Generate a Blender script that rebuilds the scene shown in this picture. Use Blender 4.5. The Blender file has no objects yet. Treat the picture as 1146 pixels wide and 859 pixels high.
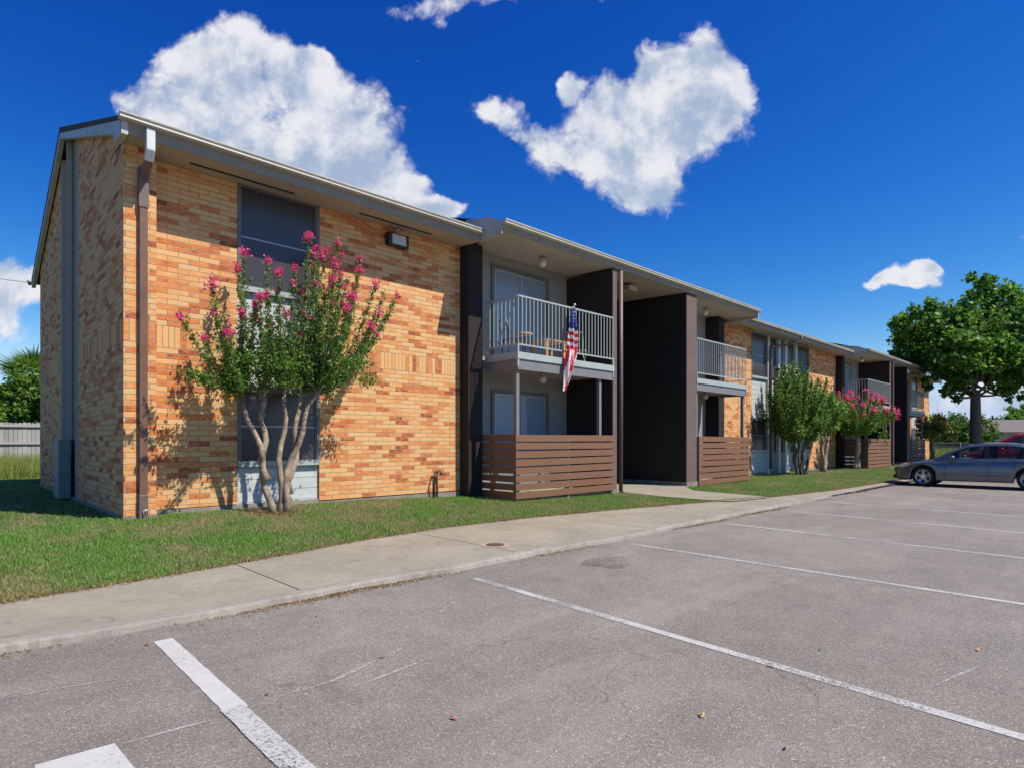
import bpy, bmesh, math, random
import numpy as np
from mathutils import Vector, Matrix
random.seed(7); rng = np.random.default_rng(11)
C = bpy.context.scene.collection
R_ = math.radians

# ------------------------------------------------------------------ materials
class NT:
    def __init__(s, nt): s.nt = nt; s.N = nt.nodes; s.L = nt.links
    def n(s, typ, **kw):
        d = s.N.new(typ)
        for k, v in kw.items():
            if k.startswith('i_'):
                key = k[2:]
                key = int(key) if key.isdigit() else key.replace('_', ' ')
                s.put(v, d.inputs[key])
            else: setattr(d, k, v)
        return d
    def put(s, v, sock):
        if isinstance(v, bpy.types.NodeSocket): s.L.new(v, sock)
        else: sock.default_value = v
    def m(s, op, a, b=0.0, c=None, clamp=False):
        d = s.N.new('ShaderNodeMath'); d.operation = op; d.use_clamp = clamp
        s.put(a, d.inputs[0]); s.put(b, d.inputs[1])
        if c is not None: s.put(c, d.inputs[2])
        return d.outputs[0]
    def mix(s, f, a, b, mode='MIX'):
        d = s.N.new('ShaderNodeMix'); d.data_type = 'RGBA'; d.blend_type = mode
        s.put(f, d.inputs[0]); s.put(a, d.inputs[6]); s.put(b, d.inputs[7]); return d.outputs[2]
    def ss(s, x, a, b, lo=0.0, hi=1.0):
        d = s.N.new('ShaderNodeMapRange'); d.interpolation_type = 'SMOOTHSTEP'
        s.put(x, d.inputs[0]); d.inputs[1].default_value = a; d.inputs[2].default_value = b
        d.inputs[3].default_value = lo; d.inputs[4].default_value = hi; return d.outputs[0]
    def noise(s, vec, scale, detail=3, rough=.55, dist=0, dim='3D'):
        d = s.N.new('ShaderNodeTexNoise'); d.noise_dimensions = dim
        if vec is not None: s.L.new(vec, d.inputs['Vector'])
        d.inputs['Scale'].default_value = scale; d.inputs['Detail'].default_value = detail
        d.inputs['Roughness'].default_value = rough; d.inputs['Distortion'].default_value = dist
        return d.outputs['Fac']
    def ramp(s, f, stops, interp='LINEAR'):
        d = s.N.new('ShaderNodeValToRGB'); r = d.color_ramp; r.interpolation = interp
        while len(r.elements) > 1: r.elements.remove(r.elements[-1])
        r.elements[0].position = stops[0][0]; r.elements[0].color = (*stops[0][1], 1)
        for p, c in stops[1:]:
            e = r.elements.new(p); e.color = (*c, 1)
        s.put(f, d.inputs[0]); return d.outputs[0]
    def bump(s, h, strength=.4, dist=.01):
        d = s.N.new('ShaderNodeBump'); d.inputs['Strength'].default_value = strength
        d.inputs['Distance'].default_value = dist; s.L.new(h, d.inputs['Height']); return d.outputs[0]
def newmat(name):
    m = bpy.data.materials.new(name); m.use_nodes = True
    t = NT(m.node_tree); b = t.N['Principled BSDF']; return m, t, b
def c4(c): return (c[0], c[1], c[2], 1)
def simple(name, col, rough=.6, var=.12, scale=6., metal=0, bump=0, spec=.5, dirt=None, coat=0):
    m, t, b = newmat(name)
    tc = t.n('ShaderNodeTexCoord').outputs['Object']
    n1 = t.noise(tc, scale, 4, .6); n2 = t.noise(tc, scale*7, 3, .6)
    f = t.m('ADD', t.m('MULTIPLY', n1, .65), t.m('MULTIPLY', n2, .35))
    dark = [c*(1-var*1.6) for c in col]; lite = [min(1, c*(1+var*1.4)) for c in col]
    cc = t.ramp(f, [(.3, dark), (.7, lite)])
    if dirt:
        g = t.ss(t.noise(tc, scale*.6, 5, .65), .52, .68)
        cc = t.mix(t.m('MULTIPLY', g, dirt[1]), cc, c4(dirt[0]))
    t.L.new(cc, b.inputs['Base Color'])
    rr = t.m('ADD', rough-.08, t.m('MULTIPLY', n2, .16)); t.L.new(rr, b.inputs['Roughness'])
    b.inputs['Metallic'].default_value = metal; b.inputs['Specular IOR Level'].default_value = spec
    b.inputs['Coat Weight'].default_value = coat; b.inputs['Coat Roughness'].default_value = .06
    if bump: t.L.new(t.bump(n2, .5, bump), b.inputs['Normal'])
    return m
def brick_mat(name, painted=None, soldier=True):
    m, t, b = newmat(name)
    uv = t.n('ShaderNodeUVMap').outputs[0]; sp = t.n('ShaderNodeSeparateXYZ'); t.L.new(uv, sp.inputs[0])
    wob = t.m('MULTIPLY', t.m('SUBTRACT', t.noise(uv, 9, 2), .5), .006)
    u = t.m('ADD', t.m('ADD', sp.outputs[0], 200.), wob); v = t.m('ADD', sp.outputs[1], wob)
    H, L = .0862, .315
    row = t.m('FLOOR', t.m('DIVIDE', v, H)); off = t.m('MULTIPLY', t.m('FRACT', t.m('MULTIPLY', row, .5)), L)
    # a little irregular bond
    uh = t.m('DIVIDE', t.m('ADD', u, off), L)
    colh = t.m('FLOOR', uh); fxh = t.m('FRACT', uh); fzh = t.m('FRACT', t.m('DIVIDE', v, H))
    inS = t.m('MULTIPLY', t.m('GREATER_THAN', v, 2.9308), t.m('LESS_THAN', v, 3.2756)) if soldier else 0.0
    def lp(a, bb): return t.m('ADD', t.m('MULTIPLY', a, t.m('SUBTRACT', 1., inS)), t.m('MULTIPLY', bb, inS))
    us = t.m('DIVIDE', u, .0862)
    col = lp(colh, t.m('FLOOR', us)); rw = lp(row, 77.); fx = lp(fxh, t.m('FRACT', us))
    fz = lp(fzh, t.m('DIVIDE', t.m('SUBTRACT', v, 2.9308), .3448))
    Lx = lp(L, .0862); Hz = lp(H, .3448)
    dx = t.m('MULTIPLY', t.m('MINIMUM', fx, t.m('SUBTRACT', 1., fx)), Lx)
    dz = t.m('MULTIPLY', t.m('MINIMUM', fz, t.m('SUBTRACT', 1., fz)), Hz)
    d = t.m('MINIMUM', dx, dz); face = t.ss(d, .0030, .0068)
    cv = t.n('ShaderNodeCombineXYZ'); t.put(col, cv.inputs[0]); t.put(rw, cv.inputs[1])
    wn = t.n('ShaderNodeTexWhiteNoise', noise_dimensions='2D'); t.L.new(cv.outputs[0], wn.inputs['Vector'])
    big = t.noise(uv, 1.1, 3, .5)
    mp = t.n('ShaderNodeMapping'); t.L.new(uv, mp.inputs[0]); mp.inputs['Scale'].default_value = (9, 20, 1)
    sc3 = t.n('ShaderNodeVectorMath', operation='SCALE'); t.L.new(wn.outputs['Color'], sc3.inputs[0]); sc3.inputs['Scale'].default_value = 37.
    ad3 = t.n('ShaderNodeVectorMath', operation='ADD'); t.L.new(mp.outputs[0], ad3.inputs[0]); t.L.new(sc3.outputs[0], ad3.inputs[1])
    sm = t.noise(ad3.outputs[0], 1, 4, .6); fine = t.noise(uv, 90, 3, .7)
    r = t.m('ADD', t.m('ADD', t.m('MULTIPLY', t.m('POWER', wn.outputs['Value'], 1.4), .88), t.m('MULTIPLY', t.m('SUBTRACT', sm, .43), 1.0)), t.m('MULTIPLY', t.m('SUBTRACT', big, .5), .35))
    if painted is None:
        bc = t.ramp(r, [(0., (.66, .42, .19)), (.22, (.71, .40, .165)), (.42, (.70, .335, .12)), (.60, (.64, .25, .08)),
                        (.76, (.57, .18, .056)), (.90, (.48, .125, .038)), (1., (.28, .07, .03))])
        bc = t.mix(t.m('MULTIPLY', t.ss(fine, .5, .75), .3), bc, (.68, .48, .26, 1))
        mort = t.ramp(big, [(.3, (.24, .20, .15)), (.7, (.38, .32, .24))])
        cc = t.mix(face, mort, bc)
    else:
        cc = t.ramp(r, [(0., [c*1.08 for c in painted]), (1., [c*.94 for c in painted])])
        cc = t.mix(t.m('SUBTRACT', 1., face), cc, c4([c*.93 for c in painted]))
    t.L.new(cc, b.inputs['Base Color']); b.inputs['Roughness'].default_value = .85
    b.inputs['Specular IOR Level'].default_value = .3
    h = t.m('ADD', face, t.m('MULTIPLY', fine, .35)); t.L.new(t.bump(h, .75 if painted is None else .22, .006 if painted is None else .003), b.inputs['Normal'])
    return m
def leaf_mat(name, cols, trans=.35, rough=.5):
    m, t, b = newmat(name)
    rnd = t.n('ShaderNodeNewGeometry').outputs['Random Per Island']
    cc = t.ramp(rnd, [(i/(len(cols)-1), c) for i, c in enumerate(cols)])
    t.L.new(cc, b.inputs['Base Color']); b.inputs['Roughness'].default_value = rough
    b.inputs['Specular IOR Level'].default_value = .35
    tr = t.n('ShaderNodeBsdfTranslucent'); hs = t.n('ShaderNodeHueSaturation'); hs.inputs['Value'].default_value = 1.5
    t.L.new(cc, hs.inputs['Color']); t.L.new(hs.outputs[0], tr.inputs[0])
    mx = t.n('ShaderNodeMixShader'); mx.inputs[0].default_value = trans
    t.L.new(b.outputs[0], mx.inputs[1]); t.L.new(tr.outputs[0], mx.inputs[2])
    t.L.new(mx.outputs[0], t.N['Material Output'].inputs[0]); return m

M = {}
M['brick'] = brick_mat('tan_brick'); M['shaded_dark_brick'] = brick_mat('shaded_painted_brick', (.026, .021, .019), False)  # dark painted walls: shade of their side faces is put into the colour
M['sunlit_brown_brick'] = brick_mat('sunlit_painted_brick', (.15, .105, .095), False)  # same painted walls, lighter copy with sunlight put into the colour
M['found'] = simple('foundation', (.26, .23, .19), .9, .25, 5, bump=.004)
M['screen'] = simple('window_screen', (.055, .048, .052), .28, .1, 3, spec=.5)
M['frame'] = simple('green_grey_frame', (.115, .135, .13), .5, .1)
M['metal'] = simple('metal_edge', (.36, .38, .42), .4, .08, metal=.3)
M['soffit'] = simple('soffit_paint', (.43, .39, .32), .8, .06, 2, dirt=((.3, .26, .2), .3))
M['gutter'] = simple('gutter_paint', (.47, .445, .385), .45, .08, 3, dirt=((.3, .26, .22), .4))
M['fascia'] = simple('brown_grey_fascia', (.27, .235, .19), .7, .1, 3)
M['whitem'] = simple('white_metal', (.62, .62, .60), .45, .05)
M['shingle'] = simple('shingle', (.055, .045, .04), .95, .4, 14, bump=.01)
M['brownmetal'] = simple('brown_downspout', (.17, .085, .055), .45, .1, 4, dirt=((.1, .06, .04), .4))
M['brown2'] = simple('dark_brown_downspout', (.15, .10, .088), .5, .1, 4)
M['stucco'] = simple('grey_patio_wall', (.29, .28, .255), .85, .06, 3)
M['sage'] = simple('sage_trim', (.36, .41, .39), .55, .06, 4, dirt=((.25, .26, .24), .4))
M['deckgrey'] = simple('grey_beam', (.19, .185, .19), .6, .08, 4)
M['rail'] = simple('rail_paint', (.36, .40, .375), .45, .06, 5)
M['woodbrown'] = None
M['black'] = simple('black_metal', (.015, .015, .016), .4, .1)
M['iron'] = simple('weathered_iron', (.05, .03, .022), .7, .2, 20)
M['globe'] = simple('frosted_globe', (.62, .60, .55), .3, .03)
M['lampbox'] = simple('tan_lamp_box', (.42, .33, .22), .5, .05)
M['conc'] = None
def siding_mat():
    m, t, b = newmat('grey_lap_siding')
    uv = t.n('ShaderNodeUVMap').outputs[0]; sp = t.n('ShaderNodeSeparateXYZ'); t.L.new(uv, sp.inputs[0])
    f = t.m('FRACT', t.m('DIVIDE', sp.outputs[1], .2)); n = t.noise(uv, 4, 5, .6)
    cc = t.ramp(n, [(.3, (.40, .43, .42)), (.7, (.50, .52, .50))])
    cc = t.mix(t.ss(f, .93, .985), cc, (.2, .21, .22, 1))
    t.L.new(cc, b.inputs['Base Color']); b.inputs['Roughness'].default_value = .6
    t.L.new(t.bump(t.m('SUBTRACT', 1., f), .9, .02), b.inputs['Normal']); return m
M['siding'] = siding_mat()
def plank_mat(name, base, var, axis=0, rough=.75):
    m, t, b = newmat(name)
    uv = t.n('ShaderNodeTexCoord').outputs['Object']; oi = t.n('ShaderNodeNewGeometry').outputs['Random Per Island']
    mp = t.n('ShaderNodeMapping'); t.L.new(uv, mp.inputs[0])
    sc = [60, 60, 60]; sc[axis] = 3; mp.inputs['Scale'].default_value = sc
    cmb = t.n('ShaderNodeCombineXYZ'); t.L.new(t.m('MULTIPLY', oi, 40.), cmb.inputs[0]); t.L.new(cmb.outputs[0], mp.inputs['Location'])
    g = t.noise(mp.outputs[0], 1, 5, .65, .4); k = t.m('ADD', t.m('MULTIPLY', oi, .5), t.m('MULTIPLY', g, .5))
    cc = t.ramp(k, [(.15, [c*(1-var) for c in base]), (.85, [min(1, c*(1+var)) for c in base])])
    sc2 = t.ss(t.noise(uv, 3.2, 5, .7, 1.), .68, .74); cc = t.mix(t.m('MULTIPLY', sc2, .35), cc, c4([min(1, c*2.1) for c in base]))
    t.L.new(cc, b.inputs['Base Color']); b.inputs['Roughness'].default_value = rough
    t.L.new(t.bump(g, .5, .004), b.inputs['Normal']); return m
M['woodbrown'] = plank_mat('brown_stained_board', (.21, .10, .052), .22, 0)
M['woodbrown_side'] = plank_mat('brown_stained_board_side', (.21, .10, .052), .22, 1)
M['greywood'] = plank_mat('weathered_grey_board', (.33, .32, .30), .3, 2)
M['pine'] = plank_mat('pale_pine', (.5, .3, .16), .2, 0)
def glass_mat(name, col, rough=.08, spec=.8):
    m, t, b = newmat(name); b.inputs['Base Color'].default_value = c4(col); b.inputs['Roughness'].default_value = rough
    b.inputs['Specular IOR Level'].default_value = spec
    tc = t.n('ShaderNodeTexCoord').outputs['Object']
    t.L.new(t.bump(t.noise(tc, 1.3, 2), .08, .05), b.inputs['Normal']); return m
M['glass'] = glass_mat('window_glass', (.03, .045, .06)); M['blueglass'] = glass_mat('pale_window_glass', (.10, .14, .19), .12)
def curtain_mat():
    m, t, b = newmat('glass_over_white_blinds')
    uv = t.n('ShaderNodeUVMap').outputs[0]; sp = t.n('ShaderNodeSeparateXYZ'); t.L.new(uv, sp.inputs[0])
    f = t.m('FRACT', t.m('DIVIDE', sp.outputs[0], .09))
    cc = t.ramp(f, [(0, (.12, .155, .21)), (.12, (.20, .25, .33)), (.8, (.24, .30, .38)), (1, (.14, .18, .23))])
    t.L.new(cc, b.inputs['Base Color']); b.inputs['Roughness'].default_value = .5
    b.inputs['Coat Weight'].default_value = .7; b.inputs['Coat Roughness'].default_value = .05; return m
M['blind'] = curtain_mat()
def concrete_mat(name, a, bcol, seed=0.):
    m, t, b = newmat(name)
    tc = t.n('ShaderNodeTexCoord').outputs['Object']; mp = t.n('ShaderNodeMapping'); t.L.new(tc, mp.inputs[0]); mp.inputs['Location'].default_value = (seed, seed, 0)
    v = mp.outputs[0]; n1 = t.noise(v, .9, 6, .65, .6); n2 = t.noise(v, 14, 5, .7); n3 = t.noise(v, 160, 2, .6)
    cc = t.ramp(t.m('ADD', t.m('MULTIPLY', n1, .6), t.m('MULTIPLY', n2, .4)), [(.32, a), (.68, bcol)])
    cc = t.mix(t.ss(n3, .56, .72, 0, .35), cc, c4([c*.55 for c in a]))
    cc = t.mix(t.ss(t.noise(v, 2.6, 6, .75, 1.2), .6, .75, 0, .4), cc, (.46, .38, .28, 1))
    cc = t.mix(t.ss(t.noise(v, 3.4, 6, .75, .5), .54, .72, 0, .55), cc, c4([c*.55 for c in a]))
    t.L.new(cc, b.inputs['Base Color']); b.inputs['Roughness'].default_value = .9; b.inputs['Specular IOR Level'].default_value = .25
    t.L.new(t.bump(t.m('ADD', n2, n3), .5, .004), b.inputs['Normal']); return m
M['conc'] = concrete_mat('sidewalk_concrete', (.225, .195, .148), (.365, .325, .255))
M['curb'] = concrete_mat('curb_concrete', (.22, .19, .16), (.36, .32, .28), 13.)
def asphalt_mat():
    m, t, b = newmat('old_asphalt')
    v = t.n('ShaderNodeTexCoord').outputs['Object']
    vo = t.n('ShaderNodeTexVoronoi'); t.L.new(v, vo.inputs['Vector']); vo.inputs['Scale'].default_value = 140
    sp = t.n('ShaderNodeSeparateColor'); t.L.new(vo.outputs['Color'], sp.inputs[0])
    stone = t.ramp(sp.outputs[0], [(0, (.145, .132, .114)), (.3, (.212, .192, .166)), (.75, (.25, .228, .197)), (.95, (.30, .277, .24)), (1, (.52, .48, .42))])
    edge = t.ss(vo.outputs['Distance'], .45, .75); cc = t.mix(t.m('MULTIPLY', edge, .35), stone, (.10, .09, .087, 1))
    n1 = t.noise(v, .35, 6, .6, .5); n2 = t.noise(v, 2.2, 6, .7, .4)
    cc = t.mix(1., cc, t.ramp(n1, [(.3, (.84, .83, .83)), (.7, (1.16, 1.14, 1.13))]), 'MULTIPLY')
    cc = t.mix(1., cc, t.ramp(n2, [(.3, (.86, .86, .86)), (.72, (1.12, 1.12, 1.12))]), 'MULTIPLY')
    # darker oily stall heads and repair patch, pits
    mpa = t.n('ShaderNodeMapping'); t.L.new(v, mpa.inputs[0]); mpa.inputs['Scale'].default_value = (.25, 1.6, 1); mpa.inputs['Rotation'].default_value = (0, 0, .05)
    cc = t.mix(t.ss(t.noise(mpa.outputs[0], 1., 5, .6, .3), .5, .68, 0, .22), cc, (.36, .33, .29, 1))
    st = t.ss(t.noise(v, .8, 5, .7, 1.), .6, .74, 0, .35); cc = t.mix(st, cc, (.075, .066, .062, 1))
    n5 = t.ss(t.noise(v, 30, 2, .5), .70, .76, 0, .8); cc = t.mix(n5, cc, (.035, .03, .03, 1))
    # hairline cracks
    vc = t.n('ShaderNodeTexVoronoi', feature='DISTANCE_TO_EDGE'); mp = t.n('ShaderNodeMapping')
    dn = t.n('ShaderNodeTexNoise'); t.L.new(v, dn.inputs['Vector']); dn.inputs['Scale'].default_value = 3; dn.inputs['Detail'].default_value = 6
    ad = t.n('ShaderNodeVectorMath', operation='MULTIPLY_ADD'); t.L.new(dn.outputs['Color'], ad.inputs[0]); ad.inputs[1].default_value = (.5, .5, 0); t.L.new(v, ad.inputs[2])
    t.L.new(ad.outputs[0], vc.inputs['Vector']); vc.inputs['Scale'].default_value = .75
    cr = t.m('MULTIPLY', t.m('SUBTRACT', 1., t.ss(vc.outputs['Distance'], .0, .006)), t.ss(t.noise(v, .5, 2), .5, .62))
    cc = t.mix(t.m('MULTIPLY', cr, .38), cc, (.04, .036, .034, 1))
    t.L.new(cc, b.inputs['Base Color']); b.inputs['Roughness'].default_value = .88; b.inputs['Specular IOR Level'].default_value = .3
    h = t.m('SUBTRACT', t.m('SUBTRACT', 1., vo.outputs['Distance']), t.m('ADD', t.m('MULTIPLY', cr, 2.), n5)); t.L.new(t.bump(h, .4, .004), b.inputs['Normal']); return m
M['asphalt'] = asphalt_mat()
def paint_mat(name, col, wear):     # worn line: flakes show the asphalt below
    m, t, b = newmat(name)
    v = t.n('ShaderNodeTexCoord').outputs['Object']
    n = t.noise(v, 55, 5, .8); n2 = t.noise(v, 1.3, 4, .6)
    k = t.m('ADD', n, t.m('MULTIPLY', t.m('SUBTRACT', n2, .5), .5))
    a = t.ss(k, wear-.07, wear+.09)
    t.L.new(t.ramp(t.noise(v, 9, 4), [(.3, [c*.86 for c in col]), (.7, col)]), b.inputs['Base Color']); b.inputs['Roughness'].default_value = .75
    tr = t.n('ShaderNodeBsdfTransparent'); mx = t.n('ShaderNodeMixShader')
    t.L.new(a, mx.inputs[0]); t.L.new(tr.outputs[0], mx.inputs[1]); t.L.new(b.outputs[0], mx.inputs[2])
    t.L.new(mx.outputs[0], t.N['Material Output'].inputs[0]); return m
M['line'] = paint_mat('worn_white_paint', (.48, .475, .45), .435); M['linefresh'] = paint_mat('thick_white_paint', (.52, .51, .48), .33)
M['scrape'] = paint_mat('pale_scrape', (.42, .395, .36), .47)
M['stain'] = paint_mat('brown_stain', (.17, .14, .105), .56); M['stain2'] = paint_mat('faint_stain', (.15, .13, .11), .60)
def ground_mat(name, cols, dry, drycut=(.5, .66)):
    m, t, b = newmat(name); v = t.n('ShaderNodeTexCoord').outputs['Object']
    n = t.noise(v, 25, 5, .7); n2 = t.noise(v, .8, 5, .65, .4)
    cc = t.ramp(n, [(.3, cols[0]), (.7, cols[1])]); cc = t.mix(t.ss(n2, *drycut), cc, c4(dry))
    t.L.new(cc, b.inputs['Base Color']); b.inputs['Roughness'].default_value = .95; b.inputs['Specular IOR Level'].default_value = .1
    t.L.new(t.bump(n, .8, .02), b.inputs['Normal']); return m
M['lawn'] = ground_mat('lawn_soil', ((.05, .075, .02), (.10, .15, .04)), (.2, .15, .075))
M['field'] = ground_mat('dry_field', ((.10, .12, .03), (.2, .2, .07)), (.25, .21, .11))
def grass_mat(name, fresh, dry, cut=(.46, .62)):
    m, t, b = newmat(name); v = t.n('ShaderNodeTexCoord').outputs['Object']; rnd = t.n('ShaderNodeNewGeometry').outputs['Random Per Island']
    n2 = t.noise(v, .8, 5, .65, .4)
    a = t.ramp(rnd, [(i/(len(fresh)-1), c) for i, c in enumerate(fresh)]); d = t.ramp(rnd, [(i/(len(dry)-1), c) for i, c in enumerate(dry)])
    k = t.m('ADD', n2, t.m('MULTIPLY', t.m('SUBTRACT', t.m('FRACT', t.m('MULTIPLY', rnd, 17.3)), .5), .25))
    cc = t.mix(t.ss(k, *cut), a, d); t.L.new(cc, b.inputs['Base Color']); b.inputs['Roughness'].default_value = .6; b.inputs['Specular IOR Level'].default_value = .2
    tr = t.n('ShaderNodeBsdfTranslucent'); t.L.new(cc, tr.inputs[0]); mx = t.n('ShaderNodeMixShader'); mx.inputs[0].default_value = .35
    t.L.new(b.outputs[0], mx.inputs[1]); t.L.new(tr.outputs[0], mx.inputs[2]); t.L.new(mx.outputs[0], t.N['Material Output'].inputs[0]); return m
M['grass'] = grass_mat('grass_blades', [(.085, .20, .03), (.15, .32, .045), (.215, .40, .07), (.28, .43, .11)], [(.2, .21, .07), (.38, .32, .15), (.52, .42, .26)], (.44, .62))
M['tallgrass'] = grass_mat('tall_grass_blades', [(.15, .22, .03), (.24, .32, .05), (.33, .38, .09)], [(.3, .3, .09), (.42, .38, .18)], (.5, .7))
M['straw'] = grass_mat('dry_clippings', [(.3, .21, .1), (.42, .3, .15), (.2, .12, .05)], [(.36, .26, .13), (.16, .08, .03)])
M['bark'] = simple('smooth_mottled_bark', (.33, .245, .17), .75, .45, 8, bump=.008, dirt=((.09, .06, .04), .85))
M['bark2'] = simple('dark_rough_bark', (.10, .085, .07), .9, .35, 12, bump=.03)
M['leaf'] = leaf_mat('crape_leaf', [(.03, .08, .012), (.06, .145, .018), (.10, .21, .028), (.16, .28, .045), (.22, .28, .07)])
M['leaf_light'] = leaf_mat('bright_leaf', [(.045, .10, .012), (.09, .19, .022), (.15, .27, .035), (.2, .3, .055)])
M['leaf_tree'] = leaf_mat('broad_leaf', [(.035, .09, .012), (.07, .165, .02), (.12, .25, .03), (.2, .35, .05)], .42)
M['leaf_shrub'] = leaf_mat('shrub_leaf', [(.04, .09, .012), (.08, .165, .02), (.13, .22, .03)])
M['leaf_rust'] = leaf_mat('rusty_leaf', [(.07, .13, .02), (.14, .2, .03), (.24, .22, .05), (.32, .16, .06)])
M['petal'] = leaf_mat('pink_petal', [(.48, .03, .12), (.66, .05, .20), (.78, .10, .28), (.82, .2, .38)], .3)

# ------------------------------------------------------------------ mesh builder
class MB:
    def __init__(s): s.v = []; s.f = []; s.mi = []; s.sm = []
    def box(s, x0, x1, y0, y1, z0, z1, mi=0):
        b = len(s.v); s.v += [(x0,y0,z0),(x1,y0,z0),(x1,y1,z0),(x0,y1,z0),(x0,y0,z1),(x1,y0,z1),(x1,y1,z1),(x0,y1,z1)]
        for q in ((0,3,2,1),(4,5,6,7),(0,1,5,4),(1,2,6,5),(2,3,7,6),(3,0,4,7)):
            s.f.append(tuple(b+i for i in q)); s.mi.append(mi); s.sm.append(False)
        return s
    def poly(s, pts, mi=0):
        b = len(s.v); s.v += [tuple(p) for p in pts]; s.f.append(tuple(range(b, b+len(pts)))); s.mi.append(mi); s.sm.append(False); return s
    def prism(s, pts, axis, a0, a1, mi=0):      # closed profile extruded along an axis ('x','y','z')
        def P(p, a): return {'x': (a, p[0], p[1]), 'y': (p[0], a, p[1]), 'z': (p[0], p[1], a)}[axis]
        n = len(pts); b = len(s.v); s.v += [P(p, a0) for p in pts] + [P(p, a1) for p in pts]
        s.f.append(tuple(b+i for i in reversed(range(n)))); s.f.append(tuple(b+n+i for i in range(n))); s.mi += [mi, mi]; s.sm += [False]*2
        for i in range(n): s.f.append((b+i, b+(i+1) % n, b+n+(i+1) % n, b+n+i)); s.mi.append(mi); s.sm.append(False)
        return s
    def tube(s, pts, rad, n=8, mi=0, cap=True):
        pts = [Vector(p) for p in pts]; rad = rad if hasattr(rad, '__len__') else [rad]*len(pts); b = len(s.v); ref = None
        for i, p in enumerate(pts):
            d = (pts[min(i+1, len(pts)-1)]-pts[max(i-1, 0)])
            d = d.normalized() if d.length > 1e-9 else Vector((0, 0, 1))
            if ref is None: ref = Vector((1, 0, 0)) if abs(d.x) < .8 else Vector((0, 1, 0))
            a = (ref-d*ref.dot(d)).normalized(); c = d.cross(a); ref = a
            for k in range(n):
                t = 2*math.pi*k/n; s.v.append(tuple(p+(a*math.cos(t)+c*math.sin(t))*rad[i]))
        for i in range(len(pts)-1):
            for k in range(n):
                s.f.append((b+i*n+k, b+i*n+(k+1) % n, b+(i+1)*n+(k+1) % n, b+(i+1)*n+k)); s.mi.append(mi); s.sm.append(n > 5)
        if cap:
            s.f.append(tuple(b+k for k in reversed(range(n)))); e = b+(len(pts)-1)*n; s.f.append(tuple(e+k for k in range(n))); s.mi += [mi]*2; s.sm += [False]*2
        return s
    def ball(s, c, r, n=12, mi=0, sz=1.):
        b = len(s.v); m = n//2
        for i in range(m+1):
            ph = math.pi*i/m
            for k in range(n): t = 2*math.pi*k/n; s.v.append((c[0]+r*math.sin(ph)*math.cos(t), c[1]+r*math.sin(ph)*math.sin(t), c[2]+sz*r*math.cos(ph)))
        for i in range(m):
            for k in range(n): s.f.append((b+i*n+k, b+(i+1)*n+k, b+(i+1)*n+(k+1) % n, b+i*n+(k+1) % n)); s.mi.append(mi); s.sm.append(True)
        return s
    def grid(s, G, mi=0, smooth=True):          # G[i][j] points
        b = len(s.v); ni, nj = len(G), len(G[0])
        for r in G: s.v += [tuple(p) for p in r]
        for i in range(ni-1):
            for j in range(nj-1):
                s.f.append((b+i*nj+j, b+i*nj+j+1, b+(i+1)*nj+j+1, b+(i+1)*nj+j))
                s.mi.append(mi(i, j) if callable(mi) else mi); s.sm.append(smooth)
        return s
    def build(s, name, mats, parent=None, bevel=0, loc=None, fixn=False):
        me = bpy.data.meshes.new(name); me.from_pydata(s.v, [], s.f); me.update()
        if not isinstance(mats, (list, tuple)): mats = [mats]
        for m in mats: me.materials.append(m)
        me.polygons.foreach_set('material_index', s.mi); me.polygons.foreach_set('use_smooth', s.sm)
        if fixn:
            bm = bmesh.new(); bm.from_mesh(me); bmesh.ops.recalc_face_normals(bm, faces=bm.faces); bm.to_mesh(me); bm.free()
        uvl = me.uv_layers.new(name='UVMap'); co = np.array([v for v in s.v]); uv = np.zeros((len(me.loops), 2))
        for p in me.polygons:
            n = p.normal; ax = max(range(3), key=lambda i: abs(n[i])); a, b2 = ((1, 2), (0, 2), (0, 1))[ax]
            for li in p.loop_indices:
                c = me.vertices[me.loops[li].vertex_index].co; uv[li] = (c[a], c[b2])
        uvl.data.foreach_set('uv', uv.ravel())
        o = bpy.data.objects.new(name, me); C.objects.link(o)
        if parent: o.parent = parent
        if loc: o.location = loc
        if bevel:
            md = o.modifiers.new('bevel', 'BEVEL'); md.width = bevel; md.segments = 2; md.limit_method = 'ANGLE'
        return o
def fastmesh(name, V, F, mats, parent=None, mi=None, smooth=False):   # V (n,3), F (m,k) arrays
    me = bpy.data.meshes.new(name); m, k = F.shape
    me.vertices.add(len(V)); me.vertices.foreach_set('co', V.astype(np.float32).ravel())
    me.loops.add(m*k); me.loops.foreach_set('vertex_index', F.astype(np.int32).ravel())
    me.polygons.add(m); me.polygons.foreach_set('loop_start', np.arange(0, m*k, k, dtype=np.int32)); me.polygons.foreach_set('loop_total', np.full(m, k, dtype=np.int32))
    me.update(calc_edges=True)
    for q in (mats if isinstance(mats, (list, tuple)) else [mats]): me.materials.append(q)
    if mi is not None: me.polygons.foreach_set('material_index', mi)
    o = bpy.data.objects.new(name, me); C.objects.link(o)
    if parent: o.parent = parent
    return o
def tag(o, label=None, cat=None, group=None, kind=None):
    if label: o['label'] = label
    if cat: o['category'] = cat
    if group: o['group'] = group
    if kind: o['kind'] = kind
    return o
def empty(name, loc=(0, 0, 0), rz=0):
    o = bpy.data.objects.new(name, None); C.objects.link(o); o.location = loc; o.rotation_euler.z = rz; o.empty_display_size = .3; return o

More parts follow.
